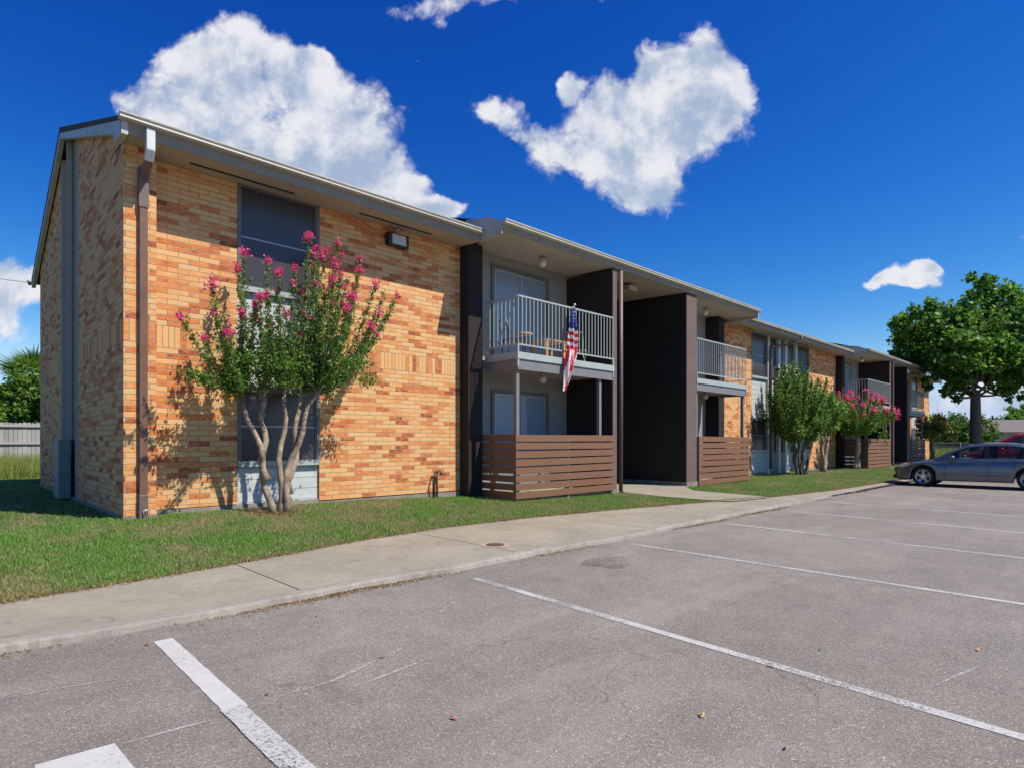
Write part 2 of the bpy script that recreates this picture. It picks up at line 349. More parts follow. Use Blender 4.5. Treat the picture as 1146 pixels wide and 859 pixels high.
# ------------------------------------------------------------------ ground
def interp(x, xs, ys): return float(np.interp(x, xs, ys))
def lawn_edge(x): return interp(x, [-60, -1.6, -.2, .9, 2.3, 4.0, 6.0, 8.4, 11.1, 13, 16.5, 22.8, 60], [-3.5, -3.52, -3.34, -3.1, -2.75, -2.55, -2.65, -3.0, -3.55, -4.0, -4.35, -4.43, -4.43])
def base_z(x): return interp(x, [-4, 0, 4, 6.6, 10, 14, 24, 60], [.3, .3, .29, .2, .14, .1, .1, .1])
SW = .055
def curb_y(x): return interp(x, [-60, -1.7, 0, 1, 5.3, 8.3, 13, 21.8, 27, 60], [-5, -4.98, -5.08, -5.06, -5.1, -5.02, -4.93, -4.68, -4.66, -4.6]) + .02*math.sin(x*2.1)+.012*math.sin(x*7.3+1)
def lawn_z(x, y):
    e = lawn_edge(x); t = min(1, max(0, (y-e)/(0-e))); return SW+.012 + (base_z(x)-SW-.012)*(t**.8)
mb = MB(); mb.poly([(-70, -70, 0), (140, -70, 0), (140, 90, 0), (-70, 90, 0)])
mb.poly([(-70, -70, -.06), (-70, 90, -.06), (140, 90, -.06), (140, -70, -.06)])
tag(mb.build('parking_lot', M['asphalt']), kind='structure')
mb = MB(); mb.poly([(-900, -900, -.5), (900, -900, -.5), (900, 900, -.5), (-900, 900, -.5)]); tag(mb.build('far_ground', M['field']), kind='structure')
xs = sorted(set([-60, -40, -25, -15, -10] + [round(-7+.25*i, 2) for i in range(200)] + [45, 50, 60, 75, 100, 130]))
# lawn sheet (not under the building: it ends at the walls' own slab)
G = []
for x in xs:
    e = lawn_edge(x); rowp = [(x, e-.0, SW-.05), (x, e, SW+.012)]
    for k in range(1, 9): y = e+(0-e)*k/8; rowp.append((x, y, lawn_z(x, y)))
    for y in (2, 6, 12, 25, 45, 88): rowp.append((x, y, base_z(x)))
    G.append(rowp)
tag(MB().grid(G, smooth=False).build('lawn', M['lawn'], fixn=False), kind='structure')
# sidewalk in slabs, with joints, and curb strip
mb = MB()
joints = [-60, -30, -9, -4.6, .45, 3.3, 6.3, 9.3, 12.6, 15.6, 18.6, 21.6, 24.6, 30, 45, 60]
for a, b in zip(joints[:-1], joints[1:]):
    n = max(2, int((b-a)/.3)) if b-a < 10 else 8
    g = .007
    pts = [(a+g+(b-a-2*g)*i/n) for i in range(n+1)]
    top = [[(x, curb_y(x)+.16, SW) , (x, lawn_edge(x)+.15, SW)] for x in pts]
    mb.grid(top, smooth=False)
mb2 = MB(); mb2.grid([[(x, -4.88, SW-.012), (x, lawn_edge(x)+.1, SW-.012)] for x in xs], smooth=False)
tag(mb.build('sidewalk', M['conc']), kind='structure'); tag(mb2.build('sidewalk_joint', simple('joint_dirt', (.10, .08, .06), .9)), kind='structure')
cx_ = [round(-12+.06*i, 3) for i in range(900)]; cr = random.Random(3)
Gc = []
for x in [-60, -30]+cx_+[60]:
    y = curb_y(x); j = cr.uniform(-.012, .012)+.022*math.sin(x*5.1)*max(0, math.sin(x*.9)); k = cr.uniform(-.009, .009)
    Gc.append([(x, y+j-.012, -.01), (x, y+j+.005, SW*.75+k), (x, y+.035+j, SW+.004), (x, y+.165, SW+.004), (x, y+.18, SW-.02)])
tag(MB().grid(Gc, smooth=False).build('curb', M['curb']), kind='structure')
# walkway to the breezeway
pts = [(11.0, -.2), (11.0, -1.5), (10.87, -2.4), (11.25, -3.6), (11.3, -3.9), (12.8, -4.1), (13.1, -3.9), (13.1, -1.95), (13.9, -1.25), (14.28, -1.1), (14.28, -.2)]
mb = MB(); mb.poly([(x, y, .125 if y > -1.6 else (.11 if y > -3 else .075)) for x, y in pts])
tag(mb.build('breezeway_path', M['conc']), kind='structure')
# parking lines
def line(name, p0, p1, w, mat, z=.004, n=24, jit=.003, kind='structure'):
    a = Vector((p0[0], p0[1], 0)); b = Vector((p1[0], p1[1], 0)); d = (b-a).normalized(); s = Vector((-d.y, d.x, 0)); G = []
    for i in range(n+1):
        p = a.lerp(b, i/n); e0 = random.uniform(-jit, jit); e1 = random.uniform(-jit, jit)
        G.append([(p.x-s.x*(w/2+e0), p.y-s.y*(w/2+e0), z), (p.x+s.x*(w/2+e1), p.y+s.y*(w/2+e1), z)])
    o = MB().grid(G, smooth=False).build(name, mat); tag(o, kind='structure'); return o
line('parking_line', (-.83, -5.42), (-.865, -6.98), .125, M['linefresh'])
line('parking_line', (-.875, -6.94), (-.91, -8.9), .12, M['line'], z=.008)
for x0, y0, x1, y1 in [(2.1, -5.5, 1.78, -10.1), (5.1, -5.4, 4.93, -10.2), (8.1, -5.3, 7.65, -10.2), (10.9, -5.3, 10.3, -10.2), (13.55, -5.22, 12.9, -10.2), (16.4, -5.1, 15.7, -10.1), (19.2, -5.0, 18.7, -10.1), (23.6, -5, 23.4, -10)]:
    line('parking_line', (x0, y0), (x1, y1), .088, M['line'])
mb = MB(); mb.poly([(-1.42, -6.95, .004), (-1.72, -6.93, .004), (-1.78, -7.8, .004), (-1.38, -7.8, .004)]); tag(mb.build('painted_patch', M['linefresh']), kind='structure')
def arc(name, pts, w, mat):
    G = []; P = [Vector((x, y, 0)) for x, y in pts]; Q = []
    for i in range(len(P)-1):
        for k in range(8): Q.append(P[i].lerp(P[i+1], k/8))
    Q.append(P[-1])
    for i, p in enumerate(Q):
        d = (Q[min(i+1, len(Q)-1)]-Q[max(i-1, 0)]).normalized(); ww = w*(.3+.7*math.sin(math.pi*i/(len(Q)-1)))
        G.append([(p.x+d.y*ww/2, p.y-d.x*ww/2, .004), (p.x-d.y*ww/2, p.y+d.x*ww/2, .004)])
    tag(MB().grid(G, smooth=False).build(name, mat), kind='structure')
import itertools
CXc, CYc, CZc = -2.06, -10.35, 1.45
fpx = 672.; ang = R_(45.84); Fv = (math.cos(ang), math.sin(ang)); Rv = (math.sin(ang), -math.cos(ang))
def onz(u, v, z=0.):
    r = (Fv[0]*fpx+Rv[0]*(u-573), Fv[1]*fpx+Rv[1]*(u-573), -(v-494)); t = (z-CZc)/r[2]; return (CXc+t*r[0], CYc+t*r[1])
for q, w in [([(300, 783), (370, 763), (408, 745), (448, 725)], .022), ([(400, 768), (440, 752), (487, 734)], .018), ([(487, 690), (500, 678), (522, 669)], .018), ([(420, 738), (436, 733), (450, 725)], .02),
             ([(0, 782), (60, 771), (133, 760)], .016), ([(140, 832), (200, 815), (236, 806)], .02), ([(645, 714), (680, 702), (700, 694)], .012), ([(1040, 770), (1080, 752), (1098, 745)], .014)]:
    arc('scrape_mark', [onz(*p) for p in q], w*1.5, M['scrape'])
def blob(name, c, rx, ry, mat, z=.003):
    mb = MB(); n = 24; mb.poly([(c[0]+rx*math.cos(t)*(1+.2*math.sin(3*t+1)+.1*math.sin(5*t)), c[1]+ry*math.sin(t)*(1+.15*math.sin(2*t)), z) for t in [2*math.pi*i/n for i in range(n)]]); tag(mb.build(name, mat), kind='structure')
blob('oil_stain', onz(680, 629), .36, .3, M['stain']); blob('oil_stain', onz(930, 565), .5, .3, M['stain2']); blob('oil_stain', onz(885, 578), .5, .3, M['stain2']); blob('oil_stain', onz(540, 622), .7, .35, M['stain2'])
t_ = empty('manhole_cover', (3.43, -4.37, SW)); tag(t_, 'small rusty round cover set in a pale ring in the sidewalk', 'utility cover')
mb = MB(); mb.prism([(.2*math.cos(a), .2*math.sin(a)) for a in [2*math.pi*i/24 for i in range(24)]], 'z', .001, .006); mb.build('ring', simple('ring_concrete', (.34, .30, .24), .9), t_)
mb = MB(); mb.prism([(.125*math.cos(a), .125*math.sin(a)) for a in [2*math.pi*i/24 for i in range(24)]], 'z', .006, .012); mb.build('cover', simple('rusty_cover', (.12, .05, .03), .8, .3, 20), t_)

# blades
def blades(name, pts, hs, wid, mat, lean=.5, curl=False):
    n = len(pts); th = rng.uniform(0, 2*np.pi, n); ph = rng.uniform(0, 2*np.pi, n); ln = rng.uniform(.1, lean, n)*hs
    V = np.zeros((n, 3, 3)); w = wid*rng.uniform(.6, 1.3, n)
    V[:, 0] = pts; V[:, 1] = pts; V[:, 2] = pts
    V[:, 0, 0] -= np.cos(th)*w; V[:, 0, 1] -= np.sin(th)*w; V[:, 1, 0] += np.cos(th)*w; V[:, 1, 1] += np.sin(th)*w
    V[:, 2, 0] += np.cos(ph)*ln; V[:, 2, 1] += np.sin(ph)*ln; V[:, 2, 2] += hs
    return fastmesh(name, V.reshape(-1, 3), np.arange(3*n).reshape(-1, 3), mat)
LE = np.vectorize(lawn_edge); BZ = np.vectorize(base_z)
def lawnpts(x0, x1, n, y1=.25, y0=None):
    x = rng.uniform(x0, x1, n); e = LE(x); y = (e-.05)+(y1-(e-.05))*rng.uniform(0, 1, n)
    if y0 is not None: y = rng.uniform(y0, y1, n)
    t = np.clip((y-e)/(0-e), 0, 1); z = SW+.01+(BZ(x)-SW-.012)*t**.8
    ok = ~((x > 10.9) & (x < 13.05+np.clip(y+1.9, 0, 1)*1.6) & (y > -3.95)) & ~((x > 7.05) & (x < 19.) & (y > -1.0)) & ~((x > 32.1) & (x < 44.5) & (y > -1.0))
    return np.stack([x, y, z], 1)[ok]
P = np.concatenate([lawnpts(-6, 3, 150000), lawnpts(3, 9, 85000), lawnpts(9, 17, 45000), lawnpts(17, 34, 40000), lawnpts(-9, 0, 70000, 14, 0.2)])
h = rng.uniform(.018, .05, len(P)); o = blades('grass', P, h, .0045, M['grass'], .9); tag(o, kind='stuff')
# ragged edge and clippings along the sidewalk
x = rng.uniform(-6, 30, 22000); y = LE(x)+rng.normal(0.0, .055, len(x))
o = blades('grass_clippings', np.stack([x, y, np.full(len(x), SW+.012)], 1), rng.uniform(.006, .03, len(x)), .009, M['straw'], 2.5); tag(o, kind='stuff')
x = rng.uniform(-6, 22, 20000); y = np.vectorize(curb_y)(x)-np.abs(rng.normal(0, .07, len(x)))-.01; k = (np.sin(x*1.9)+np.sin(x*.7+1)) > rng.uniform(-.6, 2, len(x))
P = np.stack([x, y, np.full(len(x), .004)], 1)[k]
o = blades('gutter_debris', P, rng.uniform(.004, .015, len(P)), .010, M['straw'], 3.); tag(o, kind='stuff')
n = 32000; P = np.stack([rng.uniform(-14, 2.5, n), rng.uniform(14, 21.6, n), np.full(n, .28)], 1)
o = blades('tall_grass', P, rng.uniform(.35, .85, n), .012, M['tallgrass'], .45); tag(o, kind='stuff')
n = 16000; P = np.stack([rng.uniform(46, 80, n), rng.uniform(-8, 9, n), np.full(n, .0)], 1); P = P[(P[:, 0] > 56) | (P[:, 1] < -1)]
o = blades('dry_weeds', P, rng.uniform(.4, 1.1, len(P)), .03, M['tallgrass'], .5); tag(o, kind='stuff')
lf = [(355, 690, 'orange'), (508, 805, 'red'), (880, 838, 'gold'), (786, 802, 'tan'), (1095, 728, 'amber'), (863, 746, 'rust'), (300, 777, 'brown'), (918, 727, 'dull orange'), (784, 801, 'yellow'), (165, 722, 'red brown')]
leafcol = {'orange': (.5, .16, .03), 'red': (.45, .05, .03), 'gold': (.5, .3, .06), 'tan': (.45, .33, .18), 'amber': (.5, .24, .04), 'rust': (.35, .1, .03), 'brown': (.2, .1, .04), 'dull orange': (.4, .16, .05), 'yellow': (.55, .42, .1), 'red brown': (.28, .07, .04)}
where = ['near the sidewalk edge', 'in the middle of the lot', 'at the bottom edge of the picture', 'between the long stripe and the front', 'beside the broken patch of asphalt', 'next to the long stripe', 'left beside the thick stripe', 'right of the long stripe', 'by a pale speck on the lot', 'at the near curb']
for (u, v, nm), w in zip(lf, where):
    p = onz(u, v); mb = MB(); a = random.uniform(0, 6); L = .022
    q = [(-L, 0, .004), (-.3*L, .4*L, .012), (.6*L, .35*L, .014), (L, 0, .02), (.6*L, -.35*L, .01), (-.3*L, -.4*L, .006)]
    mb.poly([(x*math.cos(a)-y*math.sin(a), x*math.sin(a)+y*math.cos(a), z) for x, y, z in q])
    o = mb.build('fallen_leaf', simple('dead_leaf_'+nm.replace(' ', '_'), leafcol[nm], .7), loc=(p[0], p[1], .004)); tag(o, f'{nm} dead leaf on the asphalt {w}', 'leaf', 'fallen leaves on the parking lot')

th = rng.uniform(0, 6.28, 900); rr0 = np.abs(rng.normal(0, .2, 900)); P = np.stack([2.13+rr0*np.cos(th)*1.3, -.5+rr0*np.sin(th), np.full(900, .275)], 1)
o = blades('leaf_litter', P, rng.uniform(.01, .04, 900), .014, M['straw'], 2.); tag(o, kind='stuff')
# ------------------------------------------------------------------ apartment building
B = empty('apartment_building'); tag(B, 'long two storey tan brick apartment building with dark balcony bays and grey eaves', 'building')
YW, YB = .30, .52          # main brick face, patio back wall
YF = -1.05                 # balcony front
RIDGE_Y, RIDGE_Z, BACK_Y = 5.1, 7.95, 9.24
def part(mb, name, mat, parent=B, **k): return mb.build(name, mat, parent, **k)
def roof_z(y): return 6.05+(y+.5)*(RIDGE_Z-6.05)/(RIDGE_Y+.5)
# end wall with vertical sided bay
zb = .35
def endtop(y): return (roof_z(y)-.12) if y < RIDGE_Y else (RIDGE_Z-.12+(y-RIDGE_Y)*(5.65-RIDGE_Z)/(9.85-RIDGE_Y))
for y0, y1 in ((.0, 3.72), (5.72, BACK_Y)):
    mb = MB(); mb.prism([(y0, zb), (y1, zb), (y1, endtop(y1)), (y0, endtop(y0))], 'x', 0, .43 if y0 == 0 else .3); part(mb, 'brick_end_wall', M['brick'])
for q_ in ((-.012, .442, -.012, BACK_Y, 0, .345), (.445, 3.2, YW-.012, .5, -.1, .375), (3.202, 6.62, YW-.012, .5, -.1, .33), (18.83, 31.67, YW-.012, .5, -.1, .185), (44.7, 52, YW-.012, .5, -.1, .185)):
    mb = MB(); mb.box(*q_); part(mb, 'foundation', M['found'])
bay = MB().prism([(3.72, zb), (5.72, zb), (5.72, endtop(5.72)), (RIDGE_Y, endtop(RIDGE_Y)), (3.72, endtop(3.72))], 'x', .08, .2)
bay = part(bay, 'siding_bay', simple('sage_panel', (.075, .09, .07), .6, .1, 2))
for y0, y1, mt in ((3.72, 3.78, 'soffit'), (3.98, 4.01, 'soffit'), (5.0, 5.03, 'soffit'), (5.66, 5.72, 'soffit')):
    mb = MB(); mb.box(-.015, .08, y0, y1, zb, endtop(y0)-.05); mb.build('trim', M[mt], bay)
for y0, y1 in ((3.86, 3.98), (5.08, 5.2)):
    mb = MB(); mb.box(.02, .079, y0, y1, zb+.2, endtop(y0)-.1); mb.build('dark_glass', M['glass'], bay)
mb = MB(); mb.box(-.22, -.016, 4.45, 5.05, .32, 1.5); part(mb, 'electrical_cabinet', simple('cabinet_paint', (.20, .24, .20), .6, .1), bevel=.01)
# roof volumes (solid slabs), split in stepped sections
def roof(x0, x1, yf, lift):
    zf = 6.06+lift
    mb = MB(); P = [(yf, zf-.07), (yf, zf), (RIDGE_Y, RIDGE_Z+lift), (9.85, 5.72+lift), (9.85, 5.6+lift), (RIDGE_Y, RIDGE_Z-.12+lift)]
    mb.prism(P, 'x', x0, x1); r = part(mb, 'roof', M['shingle'], fixn=True)
    # gutter: ogee trough
    gp = [(yf-.12, zf+.02), (yf-.12, zf-.002), (yf-.10, zf-.008), (yf-.095, zf-.03), (yf-.115, zf-.042), (yf-.118, zf-.062), (yf-.095, zf-.078), (yf-.005, zf-.082), (yf-.005, zf+.0), (yf-.1, zf+.005)]
    mb = MB(); mb.prism(gp, 'x', x0-.03, x1+.03); mb.build('gutter', M['gutter'], r, fixn=True)
    mb = MB(); mb.box(x0, x1, yf-.003, yf+.03, zf-(.235 if lift == 0 else .2), zf-.072); mb.build('fascia', M['fascia'], r)
    return r
rA = roof(-.12, 6.62, -.42, 0.); rB = roof(6.68, 19.2, -1.08, .07); rC = roof(19.26, 31.9, -.42, 0.); rD = roof(31.96, 44.6, -1.08, .07); rE = roof(44.66, 52.6, -.42, 0)
def soffit(x0, x1, yf, lift, yb, zfr=None):
    z0 = (zfr if zfr else 5.84)+lift; mb = MB(); mb.prism([(yf, z0), (yb, z0+(yb-yf)*.05), (yb, z0+(yb-yf)*.05+.03), (yf, z0+.03)], 'x', x0, x1); part(mb, 'soffit', M['soffit'], fixn=True)
soffit(.0, 6.62, -.39, 0, .6); soffit(6.69, 19.15, -1.05, 0.09, 1.6); soffit(19.26, 31.9, -.39, 0, .6); soffit(31.96, 44.6, -1.05, .09, 1.6); soffit(44.66, 52.5, -.39, 0, .6)
for x0, x1 in ((.9, 2.6), (3.9, 5.6), (20, 21.5), (25, 27)):     # dark soffit vents
    mb = MB(); mb.box(x0, x1, .0, .03, 5.842, 5.866); part(mb, 'soffit_vent', M['black'])
# rake board at the near end, roof end faces
mb = MB(); mb.prism([(-.44, 5.80), (-.44, 6.05), (RIDGE_Y, RIDGE_Z-.005), (9.85, 5.71), (9.85, 5.5), (RIDGE_Y, RIDGE_Z-.24), (0.1, 5.98), (-.05, 5.80)], 'x', -.115, -.03)
part(mb, 'rake_board', M['gutter'], fixn=True)
for x, s in ((6.665, 1), (31.945, 1)):
    mb = MB(); mb.prism([(-1.08, 5.86), (-1.08, 6.10), (-.7, 6.30), (.1, 6.44), (.3, 5.96), (-.45, 5.84)], 'x', x-.03, x); part(mb, 'eave_end_board', M['gutter'], fixn=True)
for x in (19.22, 44.62):
    mb = MB(); mb.prism([(-1.08, 5.86), (-1.08, 6.10), (-.7, 6.30), (.1, 6.44), (.3, 5.96), (-.45, 5.84)], 'x', x-.015, x+.03); part(mb, 'eave_end_board', M['gutter'], fixn=True)
def brick_wall(x0, x1, y=YW, y2=.6, mat='brick', name='brick_wall'):
    mb = MB(); mb.box(x0, x1, y, y2, base_z((x0+x1)/2)+.09 if name == 'brick_wall' else .05, 5.95); return part(mb, name, M[mat])
def window_bay(x0, x1, zb_):
    # siding panel column with an upper and a lower screened window
    for z0, z1 in ((zb_, 1.02), (2.42, 4.04)):
        mb = MB(); mb.box(x0, x1, YW+.05, YW+.2, z0, z1); part(mb, 'siding_panel', M['siding'])
    for z0, z1 in ((1.02, 2.42), (4.04, 5.93)):
        mb = MB(); f = .06
        mb.box(x0, x0+f, YW-.015, YW+.1, z0, z1); mb.box(x1-f, x1, YW-.015, YW+.1, z0, z1); mb.box(x0+f, x1-f, YW-.01, YW+.1, z0, z0+.1); mb.box(x0+f, x1-f, YW-.01, YW+.1, z1-.1, z1)
        w = part(mb, 'window', M['frame'])
        mb = MB(); mb.box(x0+.005, x1-.005, YW-.03, YW-.0115, z0+.002, z0+.098); mb.build('sill', M['sage'], w)
        zm = (z0+z1)/2+.0
        mb = MB(); mb.box(x0+f, x1-f, YW+.04, YW+.06, z0+.1, z1-.1); mb.build('screen', M['screen'], w)
        mb = MB(); mb.box(x0+f, x1-f, YW+.03, YW+.038, zm-.012, zm+.012); e = .012
        mb.box(x0+f, x0+f+e, YW+.02, YW+.039, z0+.1, z1-.1); mb.box(x1-f-e, x1-f, YW+.02, YW+.039, z0+.1, z1-.1); mb.build('sash_rail', M['metal'], w)
brick_wall(.431, 1.73); brick_wall(3.22, 6.63); window_bay(1.73, 3.22, .378)
# bits of building A: downspout on the wing wall
ds = MB(); ds.box(.19, .30, -.075, -.004, .62, 4.95)
d = part(ds, 'downspout', M['brownmetal'], bevel=.008)
mb = MB(); mb.prism([(.185, .3), (.305, .3), (.305, .66), (.185, .66)], 'y', -.08, -.003); mb.build('boot', M['brown2'], d, bevel=.008)
mb = MB(); mb.box(.18, .31, -.085, -.003, 4.95, 5.55); mb.build('collar', M['brown2'], d)
mb = MB(); G = [(-.47, 5.93), (-.47, 5.80), (-.40, 5.62), (-.1, 5.42), (-.08, 5.36), (-.005, 5.36), (-.005, 5.52), (-.3, 5.74), (-.33, 5.93)]
mb.prism([(-.50, 5.97), (-.50, 5.66), (-.40, 5.52), (-.32, 5.56), (-.41, 5.70), (-.41, 5.97)], 'x', .185, .30); mb.build('elbow', M['whitem'], d, bevel=.012, fixn=True)
mb = MB(); mb.prism([(-.39, 5.53), (-.33, 5.56), (-.005, 5.42), (-.005, 5.32)], 'x', .19, .3); mb.build('offset_pipe', M['brown2'], d, bevel=.01, fixn=True)
mb = MB(); mb.tube([(.24, -.1, .33), (.24, -.1, .42), (.28, -.12, .44)], .012, 6); mb.build('vent_stub', M['whitem'], d)
# flood light
fl = MB(); fl.box(4.64, 5.13, .13, .29, 5.46, 5.72); fl = part(fl, 'wall_light', M['black'], bevel=.02)
mb = MB(); mb.prism([(.122, 5.49), (.129, 5.69), (.129, 5.49)], 'x', 4.72, 5.05); mb.build('lens', simple('lamp_lens', (.5, .5, .46), .2, .05), fl, fixn=True)
mb = MB(); mb.tube([(4.85, .25, 5.72), (4.86, .2, 5.80), (4.95, .15, 5.86)], .012, 6); mb.build('cable', M['gutter'], fl)
# stand pipe
mb = MB(); mb.tube([(5.80, .2, .12), (5.80, .2, .62), (5.86, .22, .8), (6.0, .2, .8)], .02, 6); mb.tube([(5.93, .24, .2), (5.93, .24, .8)], .022, 6); mb.tube([(5.99, .2, .77), (6.02, .17, .74)], .03, 6)
part(mb, 'hose_pipe', M['iron'])
def door(x0, x1, z0, z1, y, name='patio_door'):
    mb = MB(); f = .1; mb.box(x0, x0+f, y-.03, y+.02, z0, z1); mb.box(x1-f, x1, y-.03, y+.02, z0, z1); mb.box(x0+f, x1-f, y-.03, y+.02, z1-f, z1)
    w = part(mb, name, M['frame']); xm = (x0+x1)/2
    mb = MB()
    for a, b2, yy in ((x0+f, xm+.03, y-.012), (xm-.03, x1-f, y-.002)):
        mb.box(a, a+.045, yy-.006, yy+.006, z0, z1-f); mb.box(b2-.045, b2, yy-.006, yy+.006, z0, z1-f); mb.box(a+.045, b2-.045, yy-.006, yy+.006, z1-f-.05, z1-f)
    mb.build('sash', M['metal'], w)
    mb = MB(); mb.box(x0+f, x1-f, y+.006, y+.012, z0, z1-f); mb.build('blinds', M['blind'], w)
    mb = MB(); mb.box(x1-f-.09, x1-f-.07, y-.05, y-.02, z0+.95, z0+1.15); mb.build('handle', M['metal'], w)
def railing(parent, x0, x1, yf, side, zt=4.65, zbm=3.56, fine=.125):
    mb = MB(); n = round((x1-x0)/fine)
    mb.box(x0, x1, yf-.02, yf+.02, zt-.035, zt); mb.box(x0, x1, yf-.015, yf+.015, zbm, zbm+.03)
    for i in range(n+1):
        x = x0+.01+(x1-x0-.02)*i/n; mb.box(x-.009, x+.009, yf-.009, yf+.009, zbm+.03, zt-.035)
    if side is not None:
        xs_ = side; m = round((0-yf)/fine)
        a, b2 = yf+.02, -.01
        mb.box(xs_-.02, xs_+.02, a, b2, zt-.035, zt); mb.box(xs_-.015, xs_+.015, a, b2, zbm, zbm+.03)
        for i in range(1, m): y = yf+(b2-yf)*i/m; mb.box(xs_-.009, xs_+.009, y-.009, y+.009, zbm+.03, zt-.035)
        mb.box(xs_-.02, xs_+.02, yf-.02, yf+.02, 3.1, zbm)
    other = x1 if (side is None or abs(side-x0) < .1) else x0
    mb.box(other-.018, other+.018, yf-.019, yf+.019, 3.1, zbm+.03)
    mb.build('railing', M['rail'], parent)
def globe(x, y, z, parent=B):
    mb = MB(); mb.tube([(x, y, z), (x, y, z-.06)], [.075, .06], 14); l = part(mb, 'ceiling_light', M['lampbox'])
    mb = MB(); mb.ball((x, y, z-.14), .095, 16); mb.build('globe', M['globe'], l)
def patio_bay(x0, x1, open_side, door_on=True, piers=True, xwall=None):
    """a recessed balcony above a patio; the open side looks towards 'left' or 'right'"""
    zf = base_z(x0)
    mb = MB(); mb.box(x0-.1, x1+.1, YB, YB+.15, .05, 6.0); part(mb, 'patio_back_wall', M['stucco'])
    mb = MB(); mb.box(x0, x1, YF+.06, YB, .02, zf+.06); part(mb, 'patio_slab', M['conc'])
    if open_side == 'left':
        a, b2 = x0+.1, x1; mb = MB(); mb.box(x0-.42, x0, 0, YB+.1, .05, 5.93); part(mb, 'pier', M['shaded_dark_brick'])
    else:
        a, b2 = x0, x1-.1; mb = MB(); mb.box(x1, x1+.42, 0, YB+.1, .05, 5.93); part(mb, 'pier', M['shaded_dark_brick'])
    # deck
    mb = MB(); mb.box(a+.05 if open_side == 'left' else a, b2 if open_side == 'left' else b2-.05, YF+.045, YB, 3.12, 3.34); dk = part(mb, 'balcony', M['soffit'])
    mb = MB(); mb.box(a-.03, b2+.03, YF-.03, YF+.044, 3.255, 3.405)
    if open_side == 'left': mb.box(a-.03, a+.044, YF+.044, -.003, 3.255, 3.405)
    else: mb.box(b2-.044, b2+.03, YF+.044, -.003, 3.255, 3.405)
    mb.build('edge_board', M['sage'], dk, bevel=.004)
    mb = MB(); mb.box(a, b2, YF, YF+.042, 3.03, 3.252)
    if open_side == 'left': mb.box(a, a+.042, YF+.042, -.004, 3.03, 3.252)
    else: mb.box(b2-.042, b2, YF+.042, -.004, 3.03, 3.252)
    mb.build('beam', M['deckgrey'], dk)
    railing(dk, a, b2, YF-.0, a if open_side == 'left' else b2)
    # posts under the balcony
    for x in ((a+.06, b2-.45) if open_side == 'left' else (b2-.06, a+.12)):
        mb = MB(); mb.box(x-.045, x+.045, YF+.06, YF+.15, zf+.05, 3.028); mb.build('post', M['deckgrey'], dk)
    xd = x0+.72 if open_side == 'left' else x1-.72-2.06
    if open_side == 'left': door(xd, xd+2.06, 3.35, 5.79, YB-.01); door(xd, xd+2.06, zf+.06, 2.74, YB-.01)
    else: door(xd, xd+2.06, 3.35, 5.79, YB-.01); door(xd, xd+2.06, zf+.06, 2.74, YB-.01)
    xm = x0+1.65 if open_side == 'left' else x1-1.65
    globe(xm, -.35, 5.93); globe(xm, -.35, 3.11)
patio_bay(7.05, 10.6, 'left'); patio_bay(14.9, 18.4, 'right'); patio_bay(32.1, 36.2, 'left'); patio_bay(40.62, 44.2, 'right')
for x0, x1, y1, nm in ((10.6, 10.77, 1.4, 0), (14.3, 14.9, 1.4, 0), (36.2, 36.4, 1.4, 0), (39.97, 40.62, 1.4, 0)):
    mb = MB(); mb.box(x0, x1, YF+.03, y1, .24, 5.93); part(mb, 'party_wall', M['shaded_dark_brick'])
    mb = MB(); mb.box(x0-.0, x1+.0, YF+.0, YF+.027, .24, 5.9); part(mb, 'wall_end_face', M['sunlit_brown_brick'])  # end of the same wall, its sunlit look painted in as a paler colour
    mb = MB(); mb.box(x0-.02, x1+.02, YF-.02, y1, -.02, .238); part(mb, 'footing', M['found'])
for x0, x1 in ((10.77, 14.3), (36.4, 39.97)):
    mb = MB(); mb.box(x0, x1, 1.25, 1.4, .05, 6.0); bw = part(mb, 'breezeway_back_wall', M['shaded_dark_brick'])
    mb = MB(); mb.box(x0, x1, -.25, 1.25, .03, .13); part(mb, 'breezeway_floor', M['conc'])
    mb = MB(); mb.box(x0+1.35, x0+1.75, -.5, -.15, 5.74, 5.88); part(mb, 'box_light', M['lampbox'], bevel=.01)
mb = MB(); mb.tube([(10.92, YF-.02, .16), (10.92, YF-.02, 5.9)], .055, 10); d = part(mb, 'downspout', M['brown2'])
mb = MB(); mb.tube([(10.92, YF-.02, .16), (10.94, YF-.16, .1)], .05, 10); mb.build('outlet', M['brown2'], d)
mb = MB(); mb.box(36.5, 36.62, YF-.1, YF, .12, 5.9); part(mb, 'downspout', M['brown2'])
# central part of section C
brick_wall(18.82, 21.75); brick_wall(27.95, 31.68); window_bay(21.75, 23.25, .12); window_bay(26.45, 27.95, .12)
mb = MB(); mb.box(23.25, 26.45, YW+.15, .6, .08, 5.95); cw = part(mb, 'siding_wall', M['siding'])
for x in (23.25, 24.35, 25.1, 26.25):
    mb = MB(); mb.box(x, x+.2, YW-.04, YW+.15, .1, 5.93); part(mb, 'white_post', M['whitem'])
for x0, x1, mt in ((23.45, 24.35, 'screen'), (24.55, 25.1, 'blueglass'), (25.3, 26.25, 'screen')):
    mb = MB(); mb.box(x0, x1, YW+.08, YW+.147, 4.2, 5.85); w = part(mb, 'window', M[mt])
    mb = MB(); mb.box(x0, x1, YW+.08, YW+.147, 1.0, 2.45); w = part(mb, 'window', M['screen'])
mb = MB(); mb.tube([(24.9, -.5, 5.95), (24.9, -.5, 5.8), (24.5, .0, 5.6), (23.42, .2, 5.45), (23.38, .2, 5.2), (23.38, .2, .3)], .05, 8); part(mb, 'downspout', M['brown2'])
brick_wall(44.62, 47.3); brick_wall(48.8, 52.3); window_bay(47.3, 48.8, .12)
